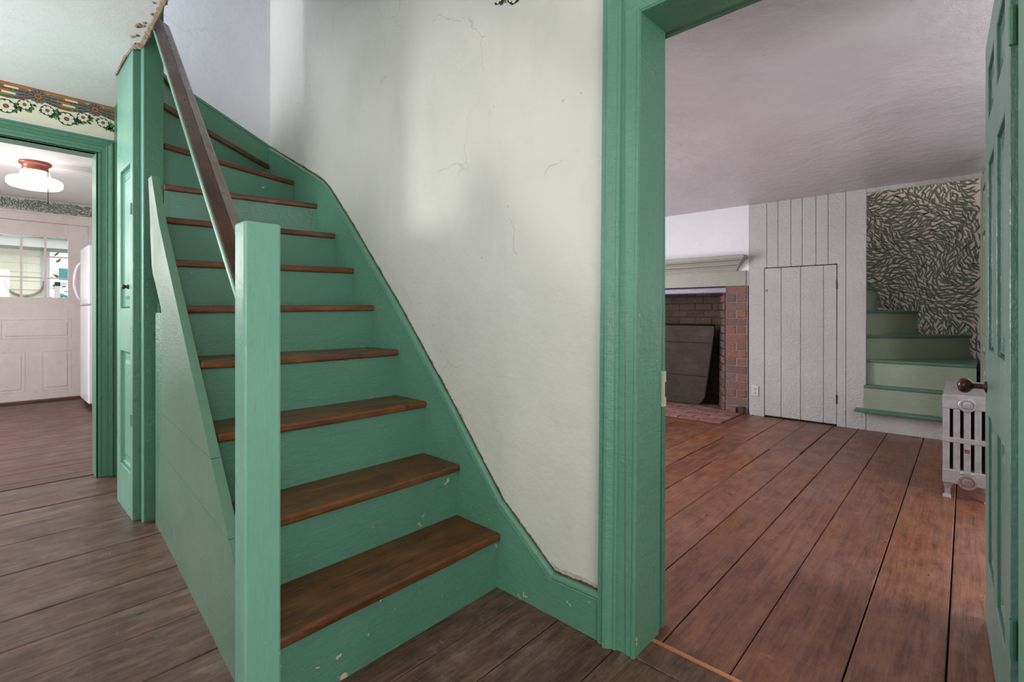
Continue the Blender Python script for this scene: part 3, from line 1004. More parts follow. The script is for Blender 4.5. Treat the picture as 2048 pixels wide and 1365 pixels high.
# ================================================================== WALLPAPER BORDER (flat print)
def border(name, mapf, s_lo, s_hi, s0, parent, base=True):
    mats = [P_CREAM, P_ORANGE, P_BROWN, P_GREY, P_DGREY, P_GREEN, P_DGREEN, P_LGREEN]
    CR, OR, BR, GY, DG, GN, DGN, LG = range(8)
    m = MB()

    def poly(pts, mi, lay):
        if min(p[0] for p in pts) < s_lo - 1e-6 or max(p[0] for p in pts) > s_hi + 1e-6:
            pts = [(min(max(p[0], s_lo), s_hi), p[1]) for p in pts]
            if max(p[0] for p in pts) - min(p[0] for p in pts) < 1e-4:
                return
        m.add([mapf(s, t, 0.0006 + lay * 0.0003) for s, t in pts], [tuple(range(len(pts)))], mi)

    def petals(cs, ct, r, n, mi, lay, inner=0.35, wid=0.5, rot=0.0):
        for k in range(n):
            a = rot + 2 * pi * k / n
            w = pi / n * wid * 2
            poly([(cs + r * inner * cos(a), ct + r * inner * sin(a)), (cs + r * .8 * cos(a - w * .5), ct + r * .8 * sin(a - w * .5)), (cs + r * .97 * cos(a - w * .25), ct + r * .97 * sin(a - w * .25)),
                  (cs + r * cos(a), ct + r * sin(a)), (cs + r * .97 * cos(a + w * .25), ct + r * .97 * sin(a + w * .25)), (cs + r * .8 * cos(a + w * .5), ct + r * .8 * sin(a + w * .5))], mi, lay)

    def disc(cs, ct, r, mi, lay, n=14, wob=0.0):
        poly([(cs + r * (1 + wob * (k % 2)) * cos(2 * pi * k / n), ct + r * (1 + wob * (k % 2)) * sin(2 * pi * k / n)) for k in range(n)], mi, lay)

    def leaf(cs, ct, a, ln, w, mi, lay):
        dx, dy = cos(a), sin(a)
        poly([(cs, ct), (cs + dx * ln * .4 - dy * w, ct + dy * ln * .4 + dx * w), (cs + dx * ln, ct + dy * ln), (cs + dx * ln * .4 + dy * w, ct + dy * ln * .4 - dx * w)], mi, lay)

    if base:
        m.add([mapf(s_lo, 0, 0.0005), mapf(s_hi, 0, 0.0005), mapf(s_hi, 0.215, 0.0005), mapf(s_lo, 0.215, 0.0005)], [(0, 1, 2, 3)], CR)
    poly([(s_lo, 0.0), (s_hi, 0.0), (s_hi, 0.003), (s_lo, 0.003)], DG, 1)
    poly([(s_lo, 0.003), (s_hi, 0.003), (s_hi, 0.018), (s_lo, 0.018)], OR, 1)
    Lr = 0.272
    k0 = int(math.floor((s_lo - s0) / Lr)) - 1
    k1 = int(math.ceil((s_hi - s0) / Lr)) + 1
    for k in range(k0, k1):
        o = s0 + k * Lr
        # dark field of the drawn-out bands
        fld = [(o, 0.03)] + [(o + Lr * t, 0.018) for t in (.2, .5, .8)] + [(o + Lr, 0.03), (o + Lr, 0.058)] + [(o + Lr * t, 0.062 + 0.034 * sin(pi * t)) for t in (.9, .8, .7, .6, .5, .4, .3, .2, .1)] + [(o, 0.058)]
        poly(fld, GY, 1)
        for row in range(6):
            f = (row + 0.5) / 6
            t_mid = 0.020 + f * 0.072
            t_end = 0.034 + f * 0.022
            h = 0.0032
            for side in (0, 1):
                sgn = 1 if side == 0 else -1
                b = o if side == 0 else o + Lr
                ns = 3
                for q in range(ns):
                    u0, u1 = 0.035 + q * 0.028, 0.035 + q * 0.028 + 0.024
                    def tt(u):
                        return t_end + (t_mid - t_end) * sin(min(1, u / 0.136) * pi / 2)
                    poly([(b + sgn * u0, tt(u0) - h), (b + sgn * u1, tt(u1) - h), (b + sgn * u1, tt(u1) + h), (b + sgn * u0, tt(u0) + h)], DG if row % 2 else P_I(row), 2)
            mc = [CR, BR, OR, CR, LG, BR][row]
            sh = [0.02, -0.01, -0.015, 0.008, 0.004, -0.012][row]
            poly([(o + Lr / 2 - 0.032 + sh, t_mid - 0.0055), (o + Lr / 2 + 0.030 + sh, t_mid - 0.0055), (o + Lr / 2 + 0.030 + sh, t_mid + 0.0055), (o + Lr / 2 - 0.032 + sh, t_mid + 0.0055)], mc, 3)
            for e in (-0.038, 0.036):
                poly([(o + Lr / 2 + e + sh - .002, t_mid - 0.005), (o + Lr / 2 + e + sh + .003, t_mid - 0.005), (o + Lr / 2 + e + sh + .003, t_mid + 0.005), (o + Lr / 2 + e + sh - .002, t_mid + 0.005)], LG, 3)
        # swag: dark outline, leaves, three white flowers
        rn = random.Random(k * 7 + 3)
        for t, dp in [(q / 16, 0) for q in range(1, 16)]:
            ss = o + 0.012 + (Lr - 0.024) * t
            ct = 0.106 + 0.042 * sin(pi * t)
            for q in range(7):
                leaf(ss + rn.uniform(-.008, .008), ct + rn.uniform(-.014, .014), rn.uniform(0, 2 * pi), rn.uniform(.022, .036), rn.uniform(.006, .010), rn.choice([DGN, GN, DGN, GN, LG]), 1 + q * 0.4)
        for s_, t_, r_ in ((0.042, 0.121, 0.029), (0.132, 0.148, 0.038), (0.212, 0.115, 0.028)):
            disc(o + s_, t_, r_ * 1.10, DGN, 3.2, 16, 0.06)
            petals(o + s_, t_, r_, 8, CR, 4, 0.1, 0.95, 0.2)
            disc(o + s_, t_, r_ * 0.62, CR, 4.2)
            disc(o + s_, t_, r_ * 0.36, BR, 5)
            disc(o + s_, t_, r_ * 0.2, GY, 6)
        # rosette over the join
        disc(o, 0.046, 0.040, DG, 6)
        petals(o, 0.046, 0.046, 11, GY, 7, 0.25, 0.8)
        disc(o, 0.046, 0.017, OR, 8)
        disc(o, 0.046, 0.010, BR, 9)
    ob = m.build(name, None, parent, mats=mats)
    return ob


def P_I(row):
    return [3, 4, 3, 4, 3, 4][row]


border('wallpaper_border', lambda s, t, d: (s, 4.25 - d, 2.499 - t), -1.99, 0.62, 0.228, wk)
wr = bpy.data.objects['wall_right']
border('wallpaper_border', lambda s, t, d: (1.41 - d, -s, 2.499 - t), -1.40, 0.09, -1.335 - 0.085, wr, base=False)


# ================================================================== LEAFY WALLPAPER PRINT
def leaf_print(name, mapf, S, T, parent, seed, ln=0.092, step_=0.030, dens=1.0):
    rn = random.Random(seed)
    m = MB()
    ny = int(T / step_)
    nx = int(S / step_)
    for iy in range(ny):
        for ix in range(nx):
            if rn.random() > dens:
                continue
            s = (ix + rn.uniform(.1, .9) + 0.5 * (iy % 2)) * step_
            t = (iy + rn.uniform(.1, .9)) * step_
            # sprays flowing along a swirling growth direction, leaves set off to either side
            a = 0.62 + 0.75 * sin(s * 6.5 + 1.6 * sin(t * 5)) + 0.55 * cos(t * 8 + 2 * sin(s * 5)) + rn.choice([-0.42, 0.42]) + rn.uniform(-.12, .12)
            L = ln * rn.uniform(.75, 1.1)
            w = L * rn.uniform(.078, .10)
            bend = rn.uniform(-.16, .16) * L
            n = 6
            up, dn_, mid = [], [], []
            ok = True
            for q in range(n + 1):
                u = q / n
                hw = w * (4 * u * (1 - u)) ** 1.15 if 0 < u < 1 else 0
                x = (u - .5) * L
                yy = bend * (4 * u * (1 - u) - .5)
                for f, lst in ((1, up), (-1, dn_), (0.05, mid)):
                    if f == -1 and q in (0, n):
                        continue
                    X = s + x * cos(a) - (yy + f * hw) * sin(a)
                    Y = t + x * sin(a) + (yy + f * hw) * cos(a)
                    if not (0 <= X <= S and 0 <= Y <= T):
                        ok = False
                    lst.append((X, Y))
            if not ok:
                continue
            lay = rn.choice((0, 1, 2))
            pts = up + dn_[::-1]
            m.add([mapf(x, y_, 0.0006 + 0.0006 * lay) for x, y_ in pts], [tuple(range(len(pts)))], 0)
            half = up + mid[::-1][1:-1]
            m.add([mapf(x, y_, 0.0008 + 0.0006 * lay) for x, y_ in half], [tuple(range(len(half)))], 1)
    o = m.build(name, None, parent, mats=[M_LEAFD, M_LEAFM])
    o['kind'] = 'stuff'
    return o


leaf_print('leaf_print', lambda s, t, d: (-0.9 + s, 8.40 - d, 2.345 + t), 2.2, 0.155, wkf, 5, 0.062, 0.020)

# ================================================================== KITCHEN DOOR (white, nine lights)
kd = empty('door_3', (0.42, 8.42, 0))
struct(kd, 'white kitchen door with nine small panes over three panels', 'door')
mk = lambda u, z, d: (-0.075 + u, 8.40 - d, 0.015 + z)
m = MB()
panel_frame(m, mk, 0.995, 2.205, [(0.165, 0.80)], [(1.275, 2.035)], -0.03, 0.005)
# lower part: lock panel and two lower panels are inset over the solid lower rail
m.build('door_frame', M_WHITE, kd, bevel=0.003)
for a in ((0.20, 0.838, 0.76, 1.01), (0.165, 0.42, 0.11, 0.615), (0.552, 0.838, 0.11, 0.615)):
    raised_panel(mk, a[0], a[1], a[2], a[3], -0.002, 0.013, 0.03, M_WHITE, kd)
cx = [0.165, 0.3785, 0.5905, 0.80]
cz = [1.275, 1.520, 1.785, 2.035]
for i in (1, 2):
    m = MB()
    c = [mk(u, z, d) for d in (-0.02, 0.004) for u, z in ((cx[i] - .011, 1.275), (cx[i] + .011, 1.275), (cx[i] + .011, 2.035), (cx[i] - .011, 2.035))]
    m.prism(c[:4], c[4:])
    m.build('muntin', M_WHITE, kd)
for i in (1, 2):
    m = MB()
    c = [mk(u, z, d) for d in (-0.02, 0.003) for u, z in ((0.165, cz[i] - .009), (0.80, cz[i] - .009), (0.80, cz[i] + .009), (0.165, cz[i] + .009))]
    m.prism(c[:4], c[4:])
    m.build('muntin', M_WHITE, kd)
for i in range(3):
    for j in range(3):
        c = [mk(u, z, d) for d in (-0.014, -0.010) for u, z in ((cx[i], cz[j]), (cx[i + 1], cz[j]), (cx[i + 1], cz[j + 1]), (cx[i], cz[j + 1]))]
        m = MB()
        m.prism(c[:4], c[4:])
        m.build('pane', M_GLASS, kd)
m = MB()
for (x0, x1, z0, z1) in ((-0.20, -0.085, 0, 2.225), (0.925, 1.04, 0, 2.225), (-0.20, 1.04, 2.225, 2.335)):
    m.box(x0, x1, 8.372, 8.405, z0, z1)
m.box(-0.22, 1.06, 8.360, 8.405, 2.318, 2.342)
struct(m.build('trim_6', M_WHITE, bevel=0.004), 'white casing around the kitchen back door', 'trim')

# outside, seen through the panes
struct(box('ground', -6, 8, 8.5, 16, -0.25, -0.15, M_GRASS), 'pale ground outside the kitchen door', 'ground')
nb = empty('neighboring_house', (-0.5, 11.8, -0.15))
tag(nb, 'pale yellow clapboard house outside the kitchen door', 'house')
z = -0.15
while z < 2.22:
    m = MB()
    m.prism([(-5, 11.80, z), (-5, 11.772, z), (-5, 11.795, z + 0.155), (-5, 11.82, z + 0.155)], [(0.66, 11.80, z), (0.66, 11.772, z), (0.66, 11.795, z + 0.155), (0.66, 11.82, z + 0.155)])
    m.build('siding_board', M_SIDING, nb)
    z += 0.15
box('corner_board', 0.66, 0.78, 11.76, 11.90, -0.15, 2.25, M_OUTLET, nb)
box('side_wall', -5, 0.70, 11.82, 15, -0.15, 2.3, M_SIDING, nb)
box('soffit', -5, 2.0, 11.45, 11.95, 2.18, 2.24, M_EAVE, nb)
box('fascia', -5, 2.0, 11.40, 11.45, 2.20, 2.38, M_OUTLET, nb)
box('gutter', -5, 2.0, 11.32, 11.40, 2.36, 2.43, M_EAVE, nb)
m = MB()
for q in range(6):
    yy, zz = 11.34 + q * 0.22, 2.42 + q * 0.11
    m.prism([(-5, yy, zz), (-5, yy + .26, zz + .11), (-5, yy + .26, zz + .13), (-5, yy, zz + .03)], [(2.0, yy, zz), (2.0, yy + .26, zz + .11), (2.0, yy + .26, zz + .13), (2.0, yy, zz + .03)])
m.build('roof', M_ROOF, nb)
hoop = MB()
cxh, czh, R_ = 0.466, 1.62, 0.235
hoop.tube([(cxh + R_ * cos(t), 11.74, czh + R_ * sin(t)) for t in [pi * (1.0 + q / 22) for q in range(-1, 24)]], [0.010 + 0.012 * sin(pi * q / 25) for q in range(25)], 7)
tag(hoop.build('vine_hoop', M_VINE, smooth=True), 'open dry vine hoop hung on the yellow house wall', 'wreath')
sh = empty('shrub', (1.25, 12.4, -0.15))
tag(sh, 'leafy green shrub beside the yellow house corner', 'shrub')
m = MB()
for q in range(420):
    c = Vector((1.35 + random.gauss(0, .30), 12.3 + random.gauss(0, .18), 1.5 + random.gauss(0, .36)))
    a, e = random.uniform(0, 2 * pi), random.uniform(-.8, .8)
    d = Vector((cos(a) * cos(e), sin(a) * cos(e), sin(e)))
    s = d.cross(Vector((0, 0, 1))).normalized() * 0.035
    m.add([c, c + d * .06 + s, c + d * .15, c + d * .06 - s], [(0, 1, 2, 3)])
o = m.build('foliage', M_LEAF, sh)
o['kind'] = 'stuff'
m = MB()
for q in range(5):
    m.tube([(1.3 + .05 * q - .1, 12.35, -0.15), (1.2 + .1 * q, 12.3, 0.9), (1.1 + .15 * q, 12.3, 1.6)], [0.02, 0.015, 0.006], 6)
m.build('stem', M_VINE, sh)
gt = empty('garden_gate', (1.2, 11.2, -0.15))
tag(gt, 'white framed garden gate with teal diagonal slats', 'gate')
for x0, x1, z0, z1 in ((0.80, 0.87, -0.15, 1.62), (1.6, 1.67, -0.15, 1.62), (0.80, 1.67, 1.55, 1.62), (0.80, 1.67, -0.05, 0.02)):
    box('gate_rail', x0, x1, 11.2, 11.24, z0, z1, M_OUTLET, gt)
for q in range(9):
    z0 = 0.1 + q * 0.16
    m = MB()
    m.prism([(0.87, 11.21, z0), (0.87, 11.21, z0 + .05), (1.6, 11.21, z0 - .25), (1.6, 11.21, z0 - .30)], [(0.87, 11.225, z0), (0.87, 11.225, z0 + .05), (1.6, 11.225, z0 - .25), (1.6, 11.225, z0 - .30)])
    m.build('slat', M_TEAL, gt)
box('awning', 0.86, 1.75, 11.30, 11.34, 1.66, 1.86, M_TEAL, gt)

# ceiling lamp
lp = empty('ceiling_lamp', (0.321, 6.35, 2.5))
tag(lp, 'lit schoolhouse ceiling lamp with white glass and copper base', 'lamp')
m = MB()
m.lathe((0.321, 6.35, 2.5), (0, 0, -1), [(0, 0.112), (0.012, 0.116), (0.022, 0.112), (0.030, 0.100), (0.034, 0.092), (0.060, 0.090), (0.084, 0.094)], 28)
m.build('lamp_base', M_COPPER, lp, smooth=True)
m = MB()
m.lathe((0.321, 6.35, 2.5), (0, 0, -1), [(0.076, 0.086), (0.084, 0.096), (0.120, 0.106), (0.136, 0.116), (0.146, 0.142), (0.152, 0.170), (0.162, 0.188), (0.180, 0.195), (0.214, 0.193), (0.230, 0.178), (0.242, 0.13), (0.248, 0.04)], 36)
m.build('glass_shade', M_LAMP, lp, smooth=True)
m = MB()
m.tube([(0.402, 6.262, 2.42), (0.402, 6.262, 2.13)], 0.0035, 6)
m.lathe((0.402, 6.262, 2.13), (0, 0, -1), [(0, 0.004), (0.008, 0.008), (0.016, 0.004)], 8)
m.build('pull_chain', M_BRASSD, lp)

# fridge
fr = empty('refrigerator', (1.12, 7.6, 0))
tag(fr, 'white refrigerator standing right of the kitchen back door', 'refrigerator')
box('body', 0.845, 1.5, 7.26, 7.94, 0.05, 1.86, M_FRIDGE, fr, bevel=0.012)
box('freezer_door', 0.795, 0.842, 7.26, 7.94, 1.195, 1.87, M_FRIDGE, fr, bevel=0.014)
box('fridge_door', 0.795, 0.842, 7.26, 7.94, 0.065, 1.180, M_FRIDGE, fr, bevel=0.014)
box('kick_plate', 0.83, 0.86, 7.28, 7.92, 0.005, 0.055, M_BLACK, fr)
m = MB()
m.tube([(0.798, 7.90, 1.25)] + [(0.798 - 0.062 * sin(pi * q / 10) ** .6, 7.90, 1.25 + 0.46 * q / 10) for q in range(1, 10)] + [(0.798, 7.90, 1.71)], 0.014, 8)
m.build('handle', M_FRIDGE, fr, smooth=True)

# ================================================================== OPEN GREEN DOOR INTO THE PARLOR
gd = empty('door_1', (1.62, -0.09, 0))
struct(gd, 'blue green panelled door standing open into the parlor', 'door')
P0 = Vector((1.624, -0.0775, 0)); P1 = Vector((2.432, -0.0555, 0))
dd = (P1 - P0).normalized()
nn_ = Vector((-dd.y, dd.x, 0))
Wd = (P1 - P0).length
mg = lambda u, z, d: tuple(P0 + dd * u + nn_ * d + Vector((0, 0, z)))
cols = [(0.115, Wd / 2 - 0.045), (Wd / 2 + 0.045, Wd - 0.115)]
rows = [(0.24, 0.745), (0.965, 1.595), (1.735, 1.915)]
m = MB()
panel_frame(m, lambda u, z, d: mg(u, z + 0.012, d), Wd, 2.030, cols, rows, -0.036, 0.0)
m.build('door_frame', M_DOORG, gd, bevel=0.002, seg=1)
for c in cols:
    for r in rows:
        raised_panel(lambda u, z, d: mg(u, z + 0.012, d), c[0], c[1], r[0], r[1], -0.030, -0.004, 0.045, M_DOORG, gd)
kc = Vector(mg(Wd - 0.062, 0.842, 0.0))
m = MB()
m.lathe(kc, nn_, [(0, 0.020), (0.004, 0.020), (0.007, 0.009), (0.032, 0.009), (0.036, 0.012), (0.042, 0.020), (0.050, 0.0255), (0.060, 0.0265), (0.070, 0.022), (0.076, 0.010)], 24)
tag(m.build('door_knob', M_KNOB, gd, smooth=True), 'glossy brown doorknob', None)
for z in (0.30, 1.72):
    m = MB()
    m.tube([mg(-0.010, z, -0.004), mg(-0.010, z + 0.09, -0.004)], 0.007, 8)
    m.build('hinge', M_GREEN, gd)

# ================================================================== PARLOR: BOARD WALL
bw = struct(box('wall_parlor_far', 5.622, 5.66, 0.677, 1.73, 0, 2.262, M_DARK), 'pale grey painted board wall between fireplace and alcove stairs', 'wall')


def board(poly, name='wall_board', mat=M_BOARD, parent=bw, x0=5.598, x1=5.622):
    m = MB()
    m.prism([(x0, yv, z) for yv, z in poly], [(x1, yv, z) for yv, z in poly])
    return m.build(name, mat, parent, bevel=0.004, seg=1)


ZT, ZD = 2.262, 1.575
board([(1.705, 0), (1.552, 0), (1.552, ZD), (1.5285, ZD), (1.5285, ZT), (1.705, ZT)])
ups = [1.527, 1.42, 1.30, 1.199, 1.079, 0.976]
for a, b in zip(ups[:-1], ups[1:]):
    board([(a - .0015, ZD), (b + .0015, ZD), (b + .0015, ZT), (a - .0015, ZT)])
board([(0.9745, ZD), (0.900, ZD), (0.905, 0), (0.8325, 0), (0.8325, ZT), (0.9745, ZT)])
board([(0.8295, 0), (0.675, 0), (0.671, ZT), (0.8295, ZT)])
cb = empty('cupboard_door', (5.6, 1.23, 0.015))
tag(cb, 'low plank cupboard door set in the grey board wall', 'cupboard door')
for a, b in ((1.547, 1.393), (1.390, 1.215), (1.212, 1.017), (1.014, 0.9075)):
    board([(a, 0.018), (b, 0.018), (b, 1.567), (a, 1.567)], 'plank', M_BOARD, cb, 5.600, 5.622)
m = MB()
m.lathe((5.600, 1.528, 1.335), (-1, 0, 0), [(-.002, 0.010), (0.003, 0.012), (0.004, 0.005), (0.001, 0.004)], 12)
m.build('latch_hole', M_RUST, cb)
for z in (0.22, 1.33):
    m = MB()
    m.tube([(5.597, 0.906, z), (5.597, 0.906, z + 0.085)], 0.006, 8)
    m.box(5.5968, 5.601, 0.900, 0.906, z + .005, z + .08)
    m.build('hinge', M_BRASSD, cb)
# nail heads on the boards
for yv in (1.47, 1.36, 1.25, 1.14, 1.03):
    m = MB()
    m.lathe((5.598, yv, 1.625 + 0.01 * sin(yv * 30)), (-1, 0, 0), [(-.001, 0.006), (0.0015, 0.005)], 8)
    m.build('nail_head', M_RISERG, bw)
# lower board below the alcove stairs and strip above its opening
board([(0.672, 0), (-1.30, 0), (-1.30, 0.185), (0.672, 0.185)])
board([(0.670, 2.222), (-0.14, 2.216), (-0.14, ZT), (0.670, ZT)])
board([(-0.105, 0.19), (-0.50, 0.19), (-0.50, ZT), (-0.105, ZT)], 'wall_board', M_SAGE)

ot = empty('wall_outlet', (5.595, 1.64, 0.21))
tag(ot, 'small pale duplex outlet low on the grey boards by the bricks', 'outlet')
box('cover_plate', 5.588, 5.598, 1.606, 1.676, 0.212, 0.322, M_OUTLET, ot, bevel=0.003)
for z in (0.243, 0.291):
    m = MB()
    m.lathe((5.588, 1.641, z), (-1, 0, 0), [(-.001, 0.017), (0.002, 0.017), (0.003, 0.015)], 16)
    s_ = m.build('socket', M_OUTLET, ot)
    box('socket_slot', 5.5835, 5.586, 1.632, 1.635, z - 0.007, z + 0.007, M_BLACK, s_)
    box('socket_slot', 5.5835, 5.586, 1.647, 1.650, z - 0.007, z + 0.007, M_BLACK, s_)

# ---- alcove with green winder stairs and leafy paper
wa = struct(None or box('wall_alcove', 6.40, 6.48, -0.30, 1.5, 0, 3.0, M_PAPER), 'alcove wall papered with dark green willow leaves', 'wall')
leaf_print('leaf_print', lambda s, t, d: (6.40 - d, -0.12 + s, 0.30 + t), 1.5, 2.5, wa, 11)
wb = struct(box('wall_alcove_side', 5.625, 6.40, -0.20, -0.115, 0, 3.0, M_PAPER), 'short papered side wall of the stair alcove', 'wall')
leaf_print('leaf_print', lambda s, t, d: (5.63 + s, -0.115 + d, 0.30 + t), 0.77, 2.5, wb, 12)
struct(box('wall_alcove_left', 5.66, 6.40, 1.40, 1.48, 0, 3.0, M_PAPER), 'papered far side of the stair alcove', 'wall')
struct(box('ceiling.004', 5.60, 6.48, -0.3, 1.5, 3.0, 3.06, M_CEILR), 'ceiling above the alcove stairs', 'ceiling')
struct(box('wall_alcove_front', 5.63, 5.66, -0.3, 1.5, 2.265, 3.0, M_PAPER), 'wall above the alcove opening', 'wall')

s2 = empty('alcove_staircase', (5.9, 0.3, 0))
tag(s2, 'narrow green winder stairs rising inside the papered alcove', 'staircase')
pv = (5.625, 0.684)
AZ = [0.208, 0.428, 0.662, 0.886, 1.120, 1.352]
AN = [((5.475, 0.752), (5.475, -0.104)), ((5.56, 0.690), (5.56, -0.100)), ((5.622, 0.684), (5.622, -0.075)), ((5.640, 0.684), (6.392, -0.050)), ((5.640, 0.684), (6.392, 0.335)), ((5.640, 0.684), (6.392, 0.652))]
AB = [[(5.62, -0.104), (5.62, 0.752)], [(5.66, -0.100), (5.66, 0.690)], [(6.392, -0.10), (5.66, 0.69)], [(6.392, 0.40), (5.64, 0.72)], [(6.392, 0.72), (5.64, 0.74)], [(6.392, 1.39), (5.64, 1.39)]]
for i in range(6):
    (l, r), bk, z = AN[i], AB[i], AZ[i]
    poly = [l, r] + bk
    if i == 2:
        poly = [l, r, (6.392, -0.10), (6.392, 0.0), (5.66, 0.70)]
    m = MB()
    m.prism([(p[0], p[1], z - 0.026) for p in poly], [(p[0], p[1], z) for p in poly])
    m.build('tread', M_TREADG, s2, bevel=0.007, seg=2)
    if i > 0:
        d = (Vector(r) - Vector(l)).normalized()
        n_ = Vector((-d.y, d.x))
        if n_.x < 0:
            n_ = -n_
        a = Vector(l) + n_ * 0.018
        b = Vector(r) + n_ * 0.018
        a2, b2 = a + n_ * 0.02, b + n_ * 0.02
        b.x, b2.x = min(b.x, 6.395), min(b2.x, 6.395)
        m = MB()
        q = [a, b, b2, a2]
        m.prism([(p.x, p.y, AZ[i - 1] - 0.01) for p in q], [(p.x, p.y, z - 0.024) for p in q])
        m.build('riser', M_RISERG, s2)

# alcove door, standing open at the right of the opening
ad = empty('door_4', (5.58, -0.10, 0))
struct(ad, 'sage green panelled alcove door standing open behind the radiator', 'door')
Q0 = Vector((5.590, -0.097, 0)); Q1 = Vector((4.86, -0.128, 0))
qd = (Q1 - Q0).normalized()
qn = Vector((qd.y, -qd.x, 0))
if qn.y < 0:
    qn = -qn
ma = lambda u, z, d: tuple(Q0 + qd * u + qn * d + Vector((0, 0, z + 0.23)))
Wa = (Q1 - Q0).length
m = MB()
panel_frame(m, ma, Wa, 1.97, [(0.11, Wa - 0.11)], [(0.12, 0.42), (0.55, 1.50), (1.62, 1.86)], -0.03, 0.0)
m.build('door_frame', M_SAGE, ad, bevel=0.003)
for r in ((0.12, 0.42), (0.55, 1.50), (1.62, 1.86)):
    raised_panel(ma, 0.11, Wa - 0.11, r[0], r[1], -0.025, -0.006, 0.04, M_SAGE, ad)

# ================================================================== FIREPLACE
fpz = empty('fireplace', (5.8, 2.6, 0))
tag(fpz, 'old brick fireplace with sooty firebox beside the grey board wall', 'fireplace')
box('jamb_core', 5.5935, 6.3, 1.715, 1.942, 0, 1.392, M_MORTAR, fpz)
box('jamb_core', 5.612, 6.3, 3.27, 3.56, 0, 1.392, M_MORTAR, fpz)
m = MB()
m.prism([(5.6, 1.956, 0), (6.06, 2.184, 0), (6.3, 2.184, 0), (6.3, 1.945, 0), (5.6, 1.945, 0)], [(5.6, 1.956, 1.39), (6.06, 2.184, 1.39), (6.3, 2.184, 1.39), (6.3, 1.945, 1.39), (5.6, 1.945, 1.39)])
m.prism([(5.63, 3.24, 0), (6.06, 3.03, 0), (6.3, 3.03, 0), (6.3, 3.27, 0), (5.63, 3.27, 0)], [(5.63, 3.24, 1.39), (6.06, 3.03, 1.39), (6.3, 3.03, 1.39), (6.3, 3.27, 1.39), (5.63, 3.27, 1.39)])
m.box(6.050, 6.3, 2.0, 3.25, 0, 1.39)
m.build('firebox_core', M_SOOT, fpz)
box('firebox_top', 5.66, 6.3, 1.93, 3.3, 1.36, 1.392, M_BLACK, fpz)

CH = 0.0868
J = 0.007
rb = random.Random(3)


def brick_piece(name, c, ux, uy, uz, lx, ly, lz, mat, parent):
    """box brick centred at c; slightly uneven"""
    m = MB()
    vs = []
    for sz in (-1, 1):
        for sx, sy in ((-1, -1), (1, -1), (1, 1), (-1, 1)):
            p = Vector(c) + ux * (sx * lx / 2 + rb.uniform(-.003, .003)) + uy * (sy * ly / 2) + uz * (sz * lz / 2 + rb.uniform(-.003, .003))
            vs.append(p)
    m.prism(vs[:4], vs[4:])
    return m.build(name, mat, parent, bevel=0.005, seg=1)


UX, UY, UZ = Vector((0, 1, 0)), Vector((1, 0, 0)), Vector((0, 0, 1))
for c in range(16):
    z = CH * (c + .5)
    if z > 1.385:
        break
    parts = [(1.832, 0.215)] if c % 2 else [(1.777, 0.102), (1.889, 0.102)]
    for yc, w in parts:
        brick_piece('brick', (5.613 + rb.uniform(-.004, .003), yc, z), UX, UY, UZ, w - J * .6, 0.05, CH - J, M_BRICK, fpz)
    # splayed reveal
    A0, B0 = Vector((5.605, 1.948, 0)), Vector((6.06, 2.178, 0))
    d = (B0 - A0).normalized()
    n_ = Vector((-d.y, d.x, 0))
    Ls = (B0 - A0).length
    cuts = [0, 0.11, 0.32, Ls] if c % 2 else [0, 0.21, 0.41, Ls]
    for a, b in zip(cuts[:-1], cuts[1:]):
        ctr = A0 + d * ((a + b) / 2) + n_ * rb.uniform(-.002, .003) + Vector((0, 0, z))
        brick_piece('brick', ctr, d, n_, UZ, b - a - J, 0.05, CH - J, M_BRICK if a == 0 else M_BRICKS, fpz)
    # back wall
    yv = 2.165 - (0.105 if c % 2 else 0)
    while yv < 3.04:
        y0, y1 = max(yv, 2.165), min(yv + 0.205, 3.05)
        if y1 - y0 > 0.04:
            brick_piece('brick', (6.072 + rb.uniform(-.004, .003), (y0 + y1) / 2, z), UX, UY, UZ, y1 - y0 - J, 0.05, CH - J, M_BRICKS, fpz)
        yv += 0.205
# hearth
box('hearth_bed', 4.93, 6.07, 1.76, 3.45, -0.02, 0.001, M_SOOT, fpz)
x = 4.935
r_ = 0
while x < 6.05:
    yv = 1.762 - (0.11 if r_ % 2 else 0)
    dep = 0.122
    while yv < 3.44:
        y0, y1 = max(yv, 1.762), min(yv + 0.222, 3.45)
        if x > 5.55:
            y0, y1 = max(y0, 1.95 + (x - 5.6) * .5), min(y1, 3.26)
        if y1 - y0 > 0.05:
            brick_piece('brick', (x + dep / 2, (y0 + y1) / 2, 0.0 + rb.uniform(-.003, .004)), UX, UY, UZ, y1 - y0 - J, dep - J, 0.024, M_HEARTH if x < 5.62 else M_BRICKS, fpz)
        yv += 0.222
    x += dep
    r_ += 1
# broken bricks at the foot of the jamb
brick_piece('brick', (5.575, 1.775, 0.045), UX, UY, UZ, 0.06, 0.05, 0.07, M_BRICKS, fpz)
brick_piece('brick', (5.57, 1.852, 0.04), UX, UY, UZ, 0.06, 0.05, 0.06, M_BRICK, fpz)
m = MB()
m.box(5.575, 5.645, 1.925, 3.30, 1.318, 1.384)
tag(m.build('lintel_bar', M_IRON, fpz, bevel=0.014, seg=3), 'pale grey iron lintel bar', None)

